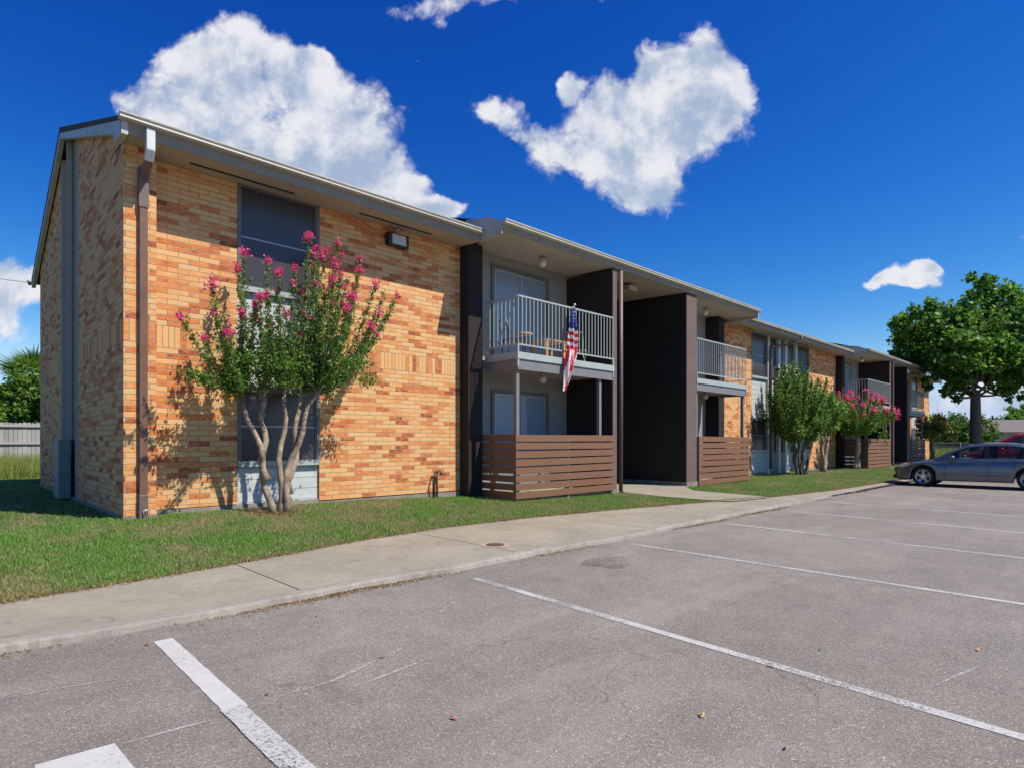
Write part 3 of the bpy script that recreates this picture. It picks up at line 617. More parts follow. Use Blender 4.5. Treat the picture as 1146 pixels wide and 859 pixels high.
mb = MB(); mb.prism([(YW, .1), (BACK_Y, .1), (BACK_Y, 5.8), (RIDGE_Y, RIDGE_Z-.14), (YW, 5.95)], 'x', 52.3, 52.5); part(mb, 'brick_end_wall', M['brick'])
mb = MB(); mb.box(.3, 52.3, BACK_Y-.15, BACK_Y, .05, 5.9); mb.box(.43, 52.3, 1.61, 1.7, .05, 6.); part(mb, 'rear_wall', M['brick'])
# fences round the patios
def patio_fence(x0, x1, side, label, y=-1.09, zt=1.64):
    zb_ = base_z(x0); f = empty('privacy_fence', ((x0+x1)/2, y, zb_)); tag(f, label, 'fence', 'slatted patio fences')
    ox, oy, oz = f.location; n = 8; H = zt-(zb_+.02); p = H/n
    fr = random.Random(int(x0))
    for i in range(n):
        z0 = zb_+.02+p*i-oz; mb = MB(); dz = fr.uniform(-.01, .01)
        x0_, x1_ = (x0-ox, x1-ox)
        mb.prism([(x0_, z0+dz), (x1_, z0+dz*-.7), (x1_, z0+p-.03-dz*.7), (x0_, z0+p-.03+dz)], 'y', -.022+fr.uniform(-.003, .003), .0); mb.build('board', M['woodbrown'], f, bevel=.004, fixn=True)
        if side:
            xs_ = (x0 if side == 'left' else x1)-ox; mb = MB(); mb.box(xs_-(.0 if side == 'left' else .022), xs_+(.022 if side == 'left' else 0), .003, -.005-y, z0-dz+.005, z0+p-.03-dz); mb.build('board', M['woodbrown_side'], f, bevel=.004)
    for px in ([x0-ox+.07, (x0+x1)/2-ox, x1-ox-.06]):
        mb = MB(); mb.box(px-.045, px+.045, .003, .09, -.05, zt-oz-.03); mb.build('post', M['deckgrey'], f)
patio_fence(7.03, 10.57, 'left', 'brown slatted privacy fence round the near patio under the flag')
patio_fence(14.93, 18.42, 'right', 'brown slatted privacy fence right of the tall dark breezeway wall, before the bushy tree')
patio_fence(32.05, 36.15, 'left', 'brown slatted fence in front of the far patio by the pink flowering trees')
patio_fence(40.65, 44.2, 'right', 'farthest brown slatted fence, beside the far end breezeway and the car nose')
# furniture on the near balcony
st = empty('bar_stool', (8.05, -.35, 3.345)); tag(st, 'small round wooden topped stool with black legs on the near balcony', 'stool')
mb = MB(); mb.tube([(0, 0, .62), (0, 0, .66)], .2, 18); mb.build('seat', M['pine'], st)
for a in range(4):
    mb = MB(); t = a*math.pi/2+.6; mb.tube([(.14*math.cos(t), .14*math.sin(t), .62), (.2*math.cos(t), .2*math.sin(t), 0)], .012, 6); mb.build('leg', M['black'], st)
ch = empty('metal_chair', (7.6, -.45, 3.345), 1.2); tag(ch, 'black metal garden chair behind the railing at the left end of the near balcony', 'chair')
mb = MB(); mb.box(-.2, .2, -.2, .2, .42, .45); mb.build('seat', M['black'], ch)
mb = MB(); mb.tube([(-.2, .2, .45), (-.2, .26, .9), (.2, .26, .9), (.2, .2, .45)], .013, 6); mb.tube([(-.2, .23, .66), (.2, .23, .66)], .01, 6); mb.build('backrest', M['black'], ch)
for sx, sy in itertools.product((-1, 1), (-1, 1)):
    mb = MB(); mb.tube([(.18*sx, .18*sy, .42), (.22*sx, .22*sy, 0)], .012, 6); mb.build('leg', M['black'], ch)
tb = empty('wooden_table', (8.75, -.5, 3.345)); tag(tb, 'pale wooden side table behind the balcony railing next to the flag', 'table')
mb = MB(); mb.box(-.35, .35, -.25, .25, .5, .54); mb.build('tabletop', M['pine'], tb, bevel=.004)
for sx, sy in itertools.product((-1, 1), (-1, 1)):
    mb = MB(); mb.box(.31*sx-.03, .31*sx+.03, .21*sy-.03, .21*sy+.03, 0, .499); mb.build('leg', M['pine'], tb)
c2 = empty('folding_chair', (9.85, -.45, 3.345), -.7); tag(c2, 'pale tubular folding chair at the right end of the near balcony', 'chair')
mb = MB(); mb.box(-.22, .22, -.2, .2, .40, .43); mb.build('seat', M['deckgrey'], c2)
mb = MB(); mb.tube([(-.22, .2, .40), (-.22, .3, .95), (.22, .3, .95), (.22, .2, .40)], .013, 6); mb.build('backrest', M['rail'], c2)
for sx in (-1, 1):
    mb = MB(); mb.tube([(.22*sx, -.2, .42), (.22*sx, .2, 0)], .012, 6); mb.build('leg', M['rail'], c2)
    mb = MB(); mb.tube([(.2*sx, .2, .42), (.2*sx, -.2, 0)], .012, 6); mb.build('leg', M['rail'], c2)
pp = empty('potted_plant', (35.1, -.7, 1.5)); tag(pp, 'bright green leafy plant poking over the far patio fence', 'plant')

# flag
fgp = (8.82, -1.13)
fr_ = empty('flag', (fgp[0], fgp[1], 4.62)); tag(fr_, 'stars and stripes flag hanging furled from the near balcony railing', 'flag')
mb = MB(); mb.tube([(.0, .03, -.25), (.0, -.12, .02)], .014, 8); mb.ball((0, -.13, .04), .03, 8); mb.build('staff', M['whitem'], fr_)
ni, nj = 150, 40; G = []; Hh = 2.0
for i in range(ni+1):
    t = i/ni; row = []; w = .05+.12*min(1, t*3)+.1*math.sin(math.pi*min(1, t*1.1)); cxx = -.02+.02*math.sin(t*3)-.42*max(0, t-.5); amp = .05*min(1, t*4)
    for j in range(nj+1):
        s = j/nj-.5
        drop = (.12 if t > .9 else 0)
        zz = -.0-Hh*t + (.5*t*t*(s+.5)*(s+.5)) 
        row.append((cxx+s*w*1.35+.02*math.sin(9*s+3*t)*t, -.12+.05*t+amp*math.sin(s*15+t*4)+amp*.5*math.sin(s*31+1-t*6), zz))
    G.append(row)
def fcol(i, j):
    t = i/ni; s = j/nj
    if t < .28+.06*(s-.5):
        return 2 if t > .012 else 1
    if t < .53+.07*(s-.5): return 0 if int((t-.28-.07*(s-.5)+.001)/.042) % 2 == 1 else 1
    return 0 if int((s*7+t*3.5)) % 2 == 0 else 1
fm = [simple('flag_red', (.62, .02, .03), .8), simple('flag_white', (.75, .74, .73), .8), simple('flag_blue', (.03, .05, .26), .8)]
mb = MB(); mb.grid(G, fcol); mb.build('cloth', fm, fr_)
mb = MB(); k = 0
for i in range(10, 38, 6):
    for j in range(2+(3 if k % 2 else 0), nj-1, 6):
        p = Vector(G[i][j]); a = Vector(G[i][j+1])-p; b = Vector(G[i+1][j])-p; n_ = a.cross(b).normalized(); n_ = n_ if n_.y < 0 else -n_
        a.normalize(); b.normalize(); q = [p+n_*.004+(a*math.cos(t)+b*math.sin(t))*(.017 if m_ % 2 == 0 else .0075) for m_, t in enumerate([2*math.pi*x/10 for x in range(10)])]
        mb.poly(q)
    k += 1
mb.build('stars', fm[1], fr_)

# ------------------------------------------------------------------ trees
def leafmesh(name, P, size, mat, parent, N=None, aspect=.5, up=.3, bias=None):
    """each leaf a folded diamond: two triangles"""
    n = len(P); d = rng.normal(0, 1, (n, 3)); d[:, 2] += -.25
    if bias is not None: d += bias
    d /= np.linalg.norm(d, axis=1)[:, None]
    nn = rng.normal(0, 1, (n, 3)); nn[:, 2] += up*3; s = np.cross(d, nn); s /= np.linalg.norm(s, axis=1)[:, None]+1e-9
    sz = size*rng.uniform(.6, 1.3, n)[:, None]
    V = np.stack([P-d*sz*.5, P+s*sz*aspect*.5, P+d*sz*.5, P-s*sz*aspect*.5], 1).reshape(-1, 3)
    V[1::4] += np.cross(s, d)*sz*.12; V[3::4] += np.cross(s, d)*sz*.12
    return fastmesh(name, V, np.arange(4*n).reshape(-1, 4), mat, parent)
def bez(p0, p1, p2, n=8): return [p0*(1-t)**2+p1*2*t*(1-t)+p2*t*t for t in [i/n for i in range(n+1)]]
def myrtle(loc, label, crotches, tips, leaf_n, leaf_size, flowers, bases=None, stem_r=.055, rx=.13, matl='leaf', dense=0, group='crape myrtles along the wall', seed=1, fsize=.11, twigs=0, denseC=None, pet='petal', name='crape_myrtle', start=.3, bark='bark'):
    r = random.Random(seed); g = np.random.default_rng(seed)
    T = empty(name, loc); tag(T, label, 'tree', group)
    tr = MB(); cr_ = []
    for k, c in enumerate(crotches):
        b0 = Vector(bases[k]) if bases else Vector((r.uniform(-.12, .12), r.uniform(-.1, .1), -.05)); c = Vector(c)
        mid = b0.lerp(c, .5)+Vector((r.uniform(-.12, .12), r.uniform(-.1, .1), -.05)); pts = bez(b0, mid+Vector((-(c.x-b0.x)*.22, 0, .15)), c, 9)
        w_a = r.uniform(0, 6); pts = [p+Vector((.045*math.sin(q_*1.15+w_a)*(0 < q_ < 9), .03*math.sin(q_*1.4+w_a*2)*(0 < q_ < 9), 0)) for q_, p in enumerate(pts)]
        tr.tube(pts, [stem_r*(1.25-.5*i/9+(.5 if i == 0 else 0)) for i in range(10)], 9)
        cr_.append(c)
    B_ = MB(); LP = []; LB = []
    for (tx, ty, tz) in tips:
        tip = Vector((tx, ty, tz)); c = min(cr_, key=lambda q: (q-tip).length+r.uniform(0, .3)); 
        outx = (tip-c); m = c+Vector((outx.x*.62, outx.y*.62, outx.z*.30)); pts = bez(c, m, tip, 9)
        B_.tube(pts, [stem_r*.42*(1-.85*i/9) for i in range(10)], 5)
        L = sum((pts[i+1]-pts[i]).length for i in range(9)); n = int(leaf_n*L)
        for _ in range(n):
            t = r.uniform(start, .985); i = min(8, int(t*9)); p = pts[i].lerp(pts[i+1], t*9-i); w = rx*(1.25-.75*t)
            # leaves sit in tufts along side shoots
            ph = (math.sin(t*57+tx*9)*.5+.5)*.8+.35
            q = Vector((r.gauss(0, 1), r.gauss(0, 1), r.gauss(0, 1)))*w*.55*ph; LP.append(tuple(p+q))
    for _ in range(twigs):
        t = r.uniform(0, 1); c = r.choice(cr_); 
    if denseC:
        for (cx0, cy0, cz0, rxx, ryy, rzz, nn_) in denseC:
            # sub-clumps so the body stays uneven
            cl = g.normal(0, .5, (max(8, nn_//260), 3)); idx = g.integers(0, len(cl), nn_); q = cl[idx]+g.normal(0, .17, (nn_, 3))
            LP += [tuple(v) for v in (q*np.array([rxx, ryy, rzz])+np.array([cx0, cy0, cz0]))]
    tr.build('trunk', M[bark], T); B_.build('branches', M[bark], T)
    leafmesh('foliage', np.array(LP), leaf_size, M[matl], T)
    if flowers:
        FP = []
        for (x, y, z, s) in flowers:
            k = int(60*s*s+14); q = g.normal(0, .36, (k, 3))*np.array([fsize*s*.8, fsize*s*.8, fsize*s*1.0]); FP += [tuple(v) for v in q+np.array([x, y, z])]
        leafmesh('blossom', np.array(FP), fsize*.36, M[pet], T, aspect=.9)
    return T
def onyp(u, v, y):
    r = (Fv[0]*fpx+Rv[0]*(u-573), Fv[1]*fpx+Rv[1]*(u-573), -(v-494)); t = (y-CYc)/r[1]; return CXc+t*r[0], CZc+t*r[2]
# tree 1, by the first window: shoot tips measured from the ground up
T1 = (2.12, -.5, .27); rr = random.Random(5)
tipuv = [(273, 283), (266, 300), (237, 318), (236, 335), (202, 355), (240, 350), (207, 415), (222, 420), (228, 378), (300, 292), (312, 305), (345, 265), (352, 285), (350, 300), (330, 300), (379, 272), (355, 278), (365, 282), (375, 295),
         (403, 290), (402, 303), (420, 318), (431, 325), (445, 331), (425, 350), (437, 350), (415, 365), (422, 375), (395, 330), (388, 345), (292, 333), (310, 325), (320, 350), (285, 355), (296, 372), (335, 375), (270, 350), (255, 372), (342, 330),
         (372, 320), (382, 310), (360, 345), (405, 395), (250, 400), (245, 425), (265, 415), (385, 400), (395, 415)]
tips = []; flw = []
for u, v in tipuv:
    y = rr.uniform(-1.25, .1); X, Z = onyp(u, v, y); q = (X-T1[0], y-T1[1], Z-T1[2]); tips.append(q)
    if v < 385 and rr.random() < .9: flw.append((*q, rr.uniform(.8, 1.3)))
    if 265 < v < 345 and 320 < u < 420:
        flw.append((q[0]+rr.uniform(-.08, .08), q[1], q[2]-rr.uniform(.12, .3), rr.uniform(.7, 1.1)))
for _ in range(16):
    u, v = rr.uniform(280, 420), rr.uniform(305, 380); y = rr.uniform(-1.2, -.2); X, Z = onyp(u, v, y); q = (X-T1[0], y-T1[1], Z-T1[2]); tips.append(q); flw.append((*q, rr.uniform(.6, 1.)))
myrtle(T1, 'pink blossoming crape myrtle with three pale trunks in front of the first window column', [(-.55, .15, 1.95), (.1, .05, 2.0), (.62, -.1, 2.0), (-.2, .1, 1.9), (.4, .1, 1.95)], tips, 225, .06, flw,
       bases=[(-.09, 0, -.06), (.01, .02, -.06), (.09, -.02, -.06), (-.2, .02, .55), (.16, .0, .3)], stem_r=.046, rx=.125, seed=3, fsize=.105, denseC=[(.1, -.1, 2.4, .9, .5, .42, 4600), (-.5, 0, 2.3, .5, .4, .25, 700)], start=.12)
def fan(cx_, zlo, spread, ztop, n, r, rot=0):
    out = []
    for _ in range(n):
        a = r.uniform(0, 2*math.pi); q = r.uniform(.1, 1)**.6; x = math.cos(a)*spread*q; y = math.sin(a)*spread*.55*q
        out.append((cx_+x, y, zlo+(ztop-zlo)*(1-.55*q*q)+r.uniform(-.3, .15)))
    return out
r2 = random.Random(21)
tp = [(x*1.08, y, z+r2.uniform(-.5, .45)) for x, y, z in fan(-.1, 1.3, 2.4, 4.6, 120, r2)]
myrtle((24.0, -.75, .1), 'dense green many stemmed tree without blossom before the white posts', [(-.75, 0, 1.3), (-.35, .15, 1.5), (0, .1, 1.6), (.35, -.1, 1.5), (.7, 0, 1.5), (1.0, -.1, 1.4), (-.2, -.25, 1.2), (.5, -.3, 1.3)], tp, 85, .12, None, bark='bark2', stem_r=.05, rx=.15, matl='leaf', seed=8, start=.1,
       denseC=[(-.1, 0, 2.2, 1.5, .8, .6, 2600)], bases=[(-.25, 0, -.1), (-.12, .1, -.1), (0, .1, -.1), (.12, 0, -.1), (.25, 0, -.1), (.32, -.1, -.1), (-.1, -.1, -.1), (.15, -.15, -.1)])
tp = fan(0, 1.8, 1.7, 4.0, 40, r2)
myrtle((27.3, -.6, .1), 'slim green and lightly blossomed crape myrtle between the dense tree and the pink one', [(-.3, 0, 1.6), (.3, .1, 1.7), (.6, 0, 1.6)], tp, 70, .13, [(*t, r2.uniform(.7, 1.2)) for t in tp if r2.random() < .45 and t[0] > -.2], stem_r=.07, rx=.26, matl='leaf_light', seed=9, fsize=.17,
       denseC=[(.1, 0, 2.4, 1.3, .8, .5, 1500)], start=.2)
tp = fan(.7, 1.8, 2.9, 3.9, 95, r2)
myrtle((31.3, -.8, .1), 'bright pink crape myrtle with one leaning trunk before the far patio', [(.4, 0, 1.7), (.8, .1, 1.9), (.1, 0, 1.7)], tp, 60, .14, [(*t, r2.uniform(.8, 1.4)) for t in tp if r2.random() < .8], stem_r=.08, rx=.2, matl='leaf_light', seed=10, fsize=.16,
       denseC=[(.6, 0, 2.1, 1.8, .9, .4, 1500)], start=.2)
tp = fan(0, 1.6, 2.0, 3.4, 36, r2)
myrtle((47.0, -.95, .1), 'rusty tipped crape myrtle at the far end of the building behind the car', [(-.3, 0, 1.6), (.3, .1, 1.6)], tp, 50, .2, [(*t, r2.uniform(.5, .9)) for t in tp if r2.random() < .3 and t[2] > 2.6], stem_r=.12, rx=.3, matl='leaf_rust', seed=12, fsize=.24,
       denseC=[(0, 0, 2.2, 1.6, .9, .7, 1600)], start=.2)
mb = MB(); LP = rng.normal(0, 1, (160, 3))*np.array([.18, .1, .22])+np.array([0, -.3, .15]); leafmesh('foliage', LP, .16, M['leaf_light'], pp); mb.tube([(0, .0, -1.2), (0, -.1, -.2), (0, -.3, .2)], .02, 5); mb.build('stem', M['bark2'], pp)
pot = MB(); pot.tube([(0, 0, -1.3), (0, 0, -1.0)], [.12, .17], 14); pot.build('pot', M['brown2'], pp)

def canopy_tree(name, loc, label, H, lobes, trunk_r, leaf, n, mat, bark='bark2', ht=.35, seed=1, group=None, cat='tree', shell=.75):
    """trunk, limbs to every lobe, leaves clumped round sub-branches in each lobe's shell"""
    r = random.Random(seed); g = np.random.default_rng(seed); T = empty(name, loc); tag(T, label, cat, group)
    tr = MB(); top = Vector((r.uniform(-.2, .2), 0, H*ht)); m = []
    tr.tube(bez(Vector((0, 0, -.3)), Vector((r.uniform(-.1, .1)*H*.1, 0, H*ht*.5)), top, 8), [trunk_r*(1.35 if i == 0 else 1.05-.3*i/8) for i in range(9)], 12)
    br = MB(); P = []; tot = sum(l[3]*l[4]*l[5] for l in lobes)
    for (x, y, z, a, b, c) in lobes:
        ctr = Vector((x, y, z)); st_ = top+Vector((0, 0, r.uniform(-.05, .05)*H)); br.tube(bez(st_, st_.lerp(ctr, .5)+Vector((0, 0, -.05*H)), ctr, 6), [trunk_r*.27*(1-.8*i/6) for i in range(7)], 6)
        k = max(5, int(n*(a*b*c)/tot)); ncl = max(7, k//75)
        cl = g.normal(0, 1, (ncl, 3)); cl /= np.linalg.norm(cl, axis=1)[:, None]; cl *= (shell+(1-shell)*g.uniform(-1, 1, (ncl, 1)))
        for q in cl[:14]: e = ctr+Vector((q[0]*a*.9, q[1]*b*.9, q[2]*c*.9)); br.tube([ctr, ctr.lerp(e, .5)+Vector((0, 0, .03*H)), e], [trunk_r*.12, trunk_r*.08, trunk_r*.02], 4)
        idx = g.integers(0, ncl, k); q = cl[idx]*np.array([a, b, c])+g.normal(0, .17, (k, 3))*min(a, b, c)*1.0
        P.append(q+np.array([x, y, z]))
    tr.build('trunk', M[bark], T); br.build('branches', M[bark], T)
    leafmesh('foliage', np.concatenate(P), leaf, M[mat], T, aspect=.75, up=.5); return T
# big tree behind the car: lobes in metres along the view's right (Rv) and depth
def rl(s, d, z, a, c): return (Rv[0]*s+Fv[0]*d, Rv[1]*s+Fv[1]*d, z, a, a, c)
k_ = 37/672
def lob(u, v, w, h, d=0): return rl((u-1092)*k_, d, (494-v)*k_+1.45, w*k_, h*k_)
L_ = [lob(1082, 378, 42, 34), lob(1060, 400, 34, 28, -1.5), lob(1022, 362, 24, 20, .5), lob(1040, 352, 20, 18, -1), lob(1100, 322, 22, 17), lob(1128, 318, 24, 14, 1), lob(1140, 350, 34, 30, 1), lob(1110, 385, 32, 30, -2),
      lob(1030, 400, 22, 18, 1), lob(1066, 440, 14, 10), lob(1048, 437, 10, 9, -1), lob(1145, 400, 34, 32, 0), lob(1130, 432, 24, 14, -1), lob(1175, 380, 34, 34), lob(1170, 340, 30, 24, 1), lob(1150, 440, 18, 10, 1), lob(1100, 350, 34, 22, 2), lob(1050, 375, 30, 25, 2), lob(1085, 420, 26, 14, 1.5), lob(1058, 424, 28, 12, 0), lob(1120, 426, 30, 13, 0), lob(1092, 404, 42, 20, 1), lob(1102, 368, 34, 28, 5), lob(1080, 388, 30, 24, 4.2), lob(1118, 345, 26, 20, 5)]  # deep lobes at the list's end added so the crown shades the far brick
pb = (CXc+37*(Fv[0]+Rv[0]*519/672), CYc+37*(Fv[1]+Rv[1]*519/672), 0)
canopy_tree('shade_tree', pb, 'large spreading broad leaved tree behind the grey car', 11, L_, .33, .28, 36000, 'leaf_tree', ht=.42, seed=4)
def at(u, d, z=0): return (CXc+d*(Fv[0]+Rv[0]*(u-573)/672), CYc+d*(Fv[1]+Rv[1]*(u-573)/672), z)
for i, (u, d, w, h, lb) in enumerate([(1052, 66, 3.2, 4.4, 'first green bush right of the far brick wall, before the utility pole'), (1079, 62, 4.6, 4.8, 'big rounded green bush left of the tall tree trunk'), (1099, 68, 1.5, 2.7, 'small green bush just right of the tall tree trunk'),
                                      (1066, 76, 3.8, 5.0, 'darker bush at the back behind the utility pole')]):
    lb_ = [(random.uniform(-.5, .5)*w, random.uniform(-.5, .5)*w, h*random.uniform(.4, .78), w*.5, w*.5, h*.3) for _ in range(7)]
    canopy_tree('round_bush', at(u, d), lb, h, lb_, .15, .28, 5200, 'leaf_shrub', ht=.3, seed=20+i, group='bushes beyond the parking lot', cat='bush')
for i, (u, d, w, h, lb) in enumerate([(1131, 90, 3.6, 6.6, 'light green small tree behind the far house roof'), (1146, 84, 4.2, 5.6, 'dark green tree at the right picture edge'), (1160, 95, 5.5, 7.8, 'tall dark tree just past the right picture edge')]):
    lb_ = [(random.uniform(-.6, .6)*w*.8, random.uniform(-.5, .5)*w, h*random.uniform(.45, .78), w*.45, w*.45, h*.22) for _ in range(7)]
    canopy_tree('distant_tree', at(u, d), lb, h, lb_, .25, .4, 4200, 'leaf_tree' if i else 'leaf_shrub', seed=30+i, group='trees by the far house')
# left background
for i, (u, d, w, h, mt, lb) in enumerate([(4, 27, 2.6, 5.0, 'leaf_light', 'bright green bushy tree at the left picture edge behind the board fence'), (38, 28, 2.2, 4.6, 'leaf_light', 'bushy green tree under the palm behind the board fence'), (-30, 29, 3, 4.6, 'leaf_tree', 'dark tree left of the board fence'),
                                          (22, 31, 3.6, 3.9, 'leaf_tree', 'dark dense tree deep behind the board fence'), (64, 30, 2.6, 4.4, 'leaf_tree', 'dark tree behind the corner of the building')]):
    lb_ = [(random.uniform(-.6, .6)*w, random.uniform(-.4, .4)*w, h*random.uniform(.28, .8), w*.45, w*.45, h*.2) for _ in range(8)]
    canopy_tree('leafy_tree', at(u, d, .2), lb, h, lb_, .12, .2, 6500, mt, seed=40+i, group='trees behind the board fence')
def palm(loc, H, label, n=26, L=1.5, seed=2):
    r = random.Random(seed); T = empty('palm_tree', loc); tag(T, label, 'palm'); mb = MB()
    mb.tube([(0, 0, -.2), (.05, 0, H*.5), (0, 0, H)], [.2, .15, .16], 10); mb.build('trunk', M['bark2'], T)
    V = []; F = []
    for k in range(n):
        a = k*2.4; el = r.uniform(-.3, 1.35); d = Vector((math.cos(a)*math.cos(el), math.sin(a)*math.cos(el), math.sin(el))); c = Vector((0, 0, H))+d*L*.45
        s = d.cross(Vector((0, 0, 1))).normalized(); up = s.cross(d)
        b = len(V); V += [tuple(Vector((0, 0, H))), tuple(Vector((0, 0, H))+s*.015), tuple(c)]; F.append((b, b+1, b+2))
        for q in range(-9, 10):
            t = q*.17; dd = d*math.cos(t)+s*math.sin(t); e = c+dd*L*.75*(1-.25*abs(t)/1.5)+Vector((0, 0, -.16*L*r.uniform(.3, 1.2))); w = s*math.cos(t)-d*math.sin(t)
            b = len(V); V += [tuple(c+w*.012), tuple(c.lerp(e, .5)+w*.05+up*.01), tuple(e)]; F.append((b, b+1, b+2)); b = len(V); V += [tuple(c-w*.012), tuple(c.lerp(e, .5)-w*.05+up*.01), tuple(e)]; F.append((b, b+1, b+2))
    fastmesh('fronds', np.array(V), np.array(F), M['leaf_light'], T)
palm(at(37, 29, .2), 4.3, 'fan palm rising behind the left board fence beside the brick corner', L=1.6)

# board fence at left
bf = empty('board_fence', (0, 22, .25)); tag(bf, 'weathered grey board fence behind the tall grass at left', 'fence')
r3 = random.Random(9); mb = MB(); x = -16.
while x < 4: 
    w = .135; hh = 2.0+r3.uniform(-.015, .02); mb.prism([(x, 0), (x+w, 0), (x+w, hh-.03), (x+w-.03, hh), (x+.03, hh), (x, hh-.03)], 'y', r3.uniform(-.006, .006), .022+r3.uniform(0, .004)); x += w+.012
mb.build('boards', M['greywood'], bf, fixn=True)
for z in (.35, 1.1, 1.82):
    mb = MB(); mb.box(-16, 4, -.07, -.012, z, z+.085); mb.build('rail', plank_mat('rail_wood', (.36, .35, .33), .2, 0), bf)
for x in (-15, -12.6, -10.2, -7.8, -5.4, -3.0, -.62, 1.76):
    mb = MB(); mb.box(x-.05, x+.05, -.17, -.072, 0, 1.98); mb.build('post', M['greywood'], bf)
# overhead wires left
w_ = empty('power_line', (0, 26, 5)); tag(w_, 'thin overhead wire with a small dark clamp at the left sky', 'wire')
pa = Vector(at(-120, 30, 1.45+(494-290)/672*30)); pb2 = Vector(at(140, 30, 1.45+(494-326)/672*30)); q = [pa.lerp(pb2, t/12)-Vector((0, 26, 5))-Vector((0, 0, .25*math.sin(math.pi*t/12))) for t in range(13)]
mb = MB(); mb.tube(q, .012, 4); mb.build('cable', M['black'], w_)
k = pa.lerp(pb2, .59)-Vector((0, 26, 5.26)); mb = MB(); mb.ball(tuple(k), .09, 8, sz=1.3); mb.tube([tuple(k), tuple(k+Vector((-.12, 0, .12)))], .03, 5); mb.build('clamp', M['black'], w_)

# far house, pole, chain-link fence
hs = empty('far_house', at(1119, 80)); hs.rotation_euler.z = -.75; tag(hs, 'low beige house with grey hipped roof in the distance right of the trunk', 'house')
mb = MB(); mb.box(-7, 5.2, -3, 3, 0, 2.7); mb.build('wall', simple('beige_wall', (.42, .35, .29), .9), hs)
mb = MB(); V_ = [(-7.6, -3.6, 2.7), (5.9, -3.6, 2.7), (5.9, 3.6, 2.7), (-7.6, 3.6, 2.7), (-4.5, 0, 4.4), (3.6, 0, 4.4)]; mb.v = V_; mb.f = [(0, 1, 5, 4), (1, 2, 5), (2, 3, 4, 5), (3, 0, 4), (0, 3, 2, 1)]; mb.mi = [0]*5; mb.sm = [False]*5
rf = mb.build('roof', simple('grey_roof', (.15, .13, .12), .9), hs)
mb = MB(); mb.tube([(-1, 0, 4.3), (-1, 0, 5)], .12, 8); mb.build('vent', M['black'], rf)
for x in (-4.8, -.5, 3.2):
    mb = MB(); mb.box(x-.75, x+.75, -3.05, -2.99, .9, 2.2); w = mb.build('window', M['frame'], hs); mb = MB(); mb.box(x-.65, x+.65, -3.08, -3.052, 1., 2.1); mb.build('pane', M['glass'], w)
pl = empty('utility_pole', at(1059, 80)); tag(pl, 'thin utility pole with crossarm above the far bushes', 'pole')
mb = MB(); mb.tube([(0, 0, 0), (0, 0, 4.6)], .12, 8); mb.build('pole', M['bark2'], pl); mb = MB(); mb.box(-1, 1, -.06, .06, 4.0, 4.12); mb.build('crossarm', M['bark2'], pl)
cf = empty('chain_link_fence', at(1090, 57)); tag(cf, 'low grey chain link fence in front of the bushes at right', 'fence'); cf.rotation_euler.z = -R_(44.16)
mb = MB(); mb.tube([(-9, 0, 1.35), (9, 0, 1.35)], .025, 5); mb.build('top_rail', M['deckgrey'], cf)
for i in range(8): mb = MB(); mb.tube([(-9+18*i/7, 0, 0), (-9+18*i/7, 0, 1.4)], .03, 6); mb.build('post', M['deckgrey'], cf)
mb = MB()
for i in range(120):
    x = -9+.15*i; mb.tube([(x, 0, .05), (x+1.0 if x < 8 else 9, 0, 1.3 if x < 8 else .05+(9-x)*1.25)], .005, 3, cap=False); mb.tube([(x, .01, 1.3), (x+1.0 if x < 8 else 9, .01, .05 if x < 8 else 1.3-(9-x)*1.25)], .005, 3, cap=False)
mb.build('mesh', M['deckgrey'], cf)

# ------------------------------------------------------------------ cars
def carpaint(name, col):
    m, t, b = newmat(name); b.inputs['Base Color'].default_value = c4(col); b.inputs['Metallic'].default_value = .55; b.inputs['Roughness'].default_value = .32
    b.inputs['Coat Weight'].default_value = 1; b.inputs['Coat Roughness'].default_value = .04
    tc = t.n('ShaderNodeTexCoord').outputs['Object']; t.L.new(t.m('ADD', .27, t.m('MULTIPLY', t.noise(tc, 3, 3), .12)), b.inputs['Roughness']); return m
def carglass():
    m, t, b = newmat('tinted_car_glass'); b.inputs['Base Color'].default_value = (.02, .025, .03, 1); b.inputs['Roughness'].default_value = .03; b.inputs['Specular IOR Level'].default_value = .8
    tr = t.n('ShaderNodeBsdfTransparent'); tr.inputs[0].default_value = (.66, .72, .72, 1); mx = t.n('ShaderNodeMixShader'); mx.inputs[0].default_value = .28
    t.L.new(tr.outputs[0], mx.inputs[1]); t.L.new(b.outputs[0], mx.inputs[2]); t.L.new(mx.outputs[0], t.N['Material Output'].inputs[0]); return m
M['carglass'] = carglass(); M['tyre'] = simple('tyre_rubber', (.018, .018, .019), .8, .1); M['chrome'] = simple('polished_alloy', (.68, .69, .71), .18, .04, metal=1)
M['interior'] = simple('dark_interior', (.02, .02, .022), .8)
def sp(x, xs, ys):      # smooth interpolation
    x = max(xs[0], min(xs[-1], x))
    for i in range(len(xs)-1):
        if x <= xs[i+1]:
            t = (x-xs[i])/(xs[i+1]-xs[i]); t = t*t*(3-2*t)*.5+t*.5; return ys[i]+(ys[i+1]-ys[i])*t
    return ys[-1]
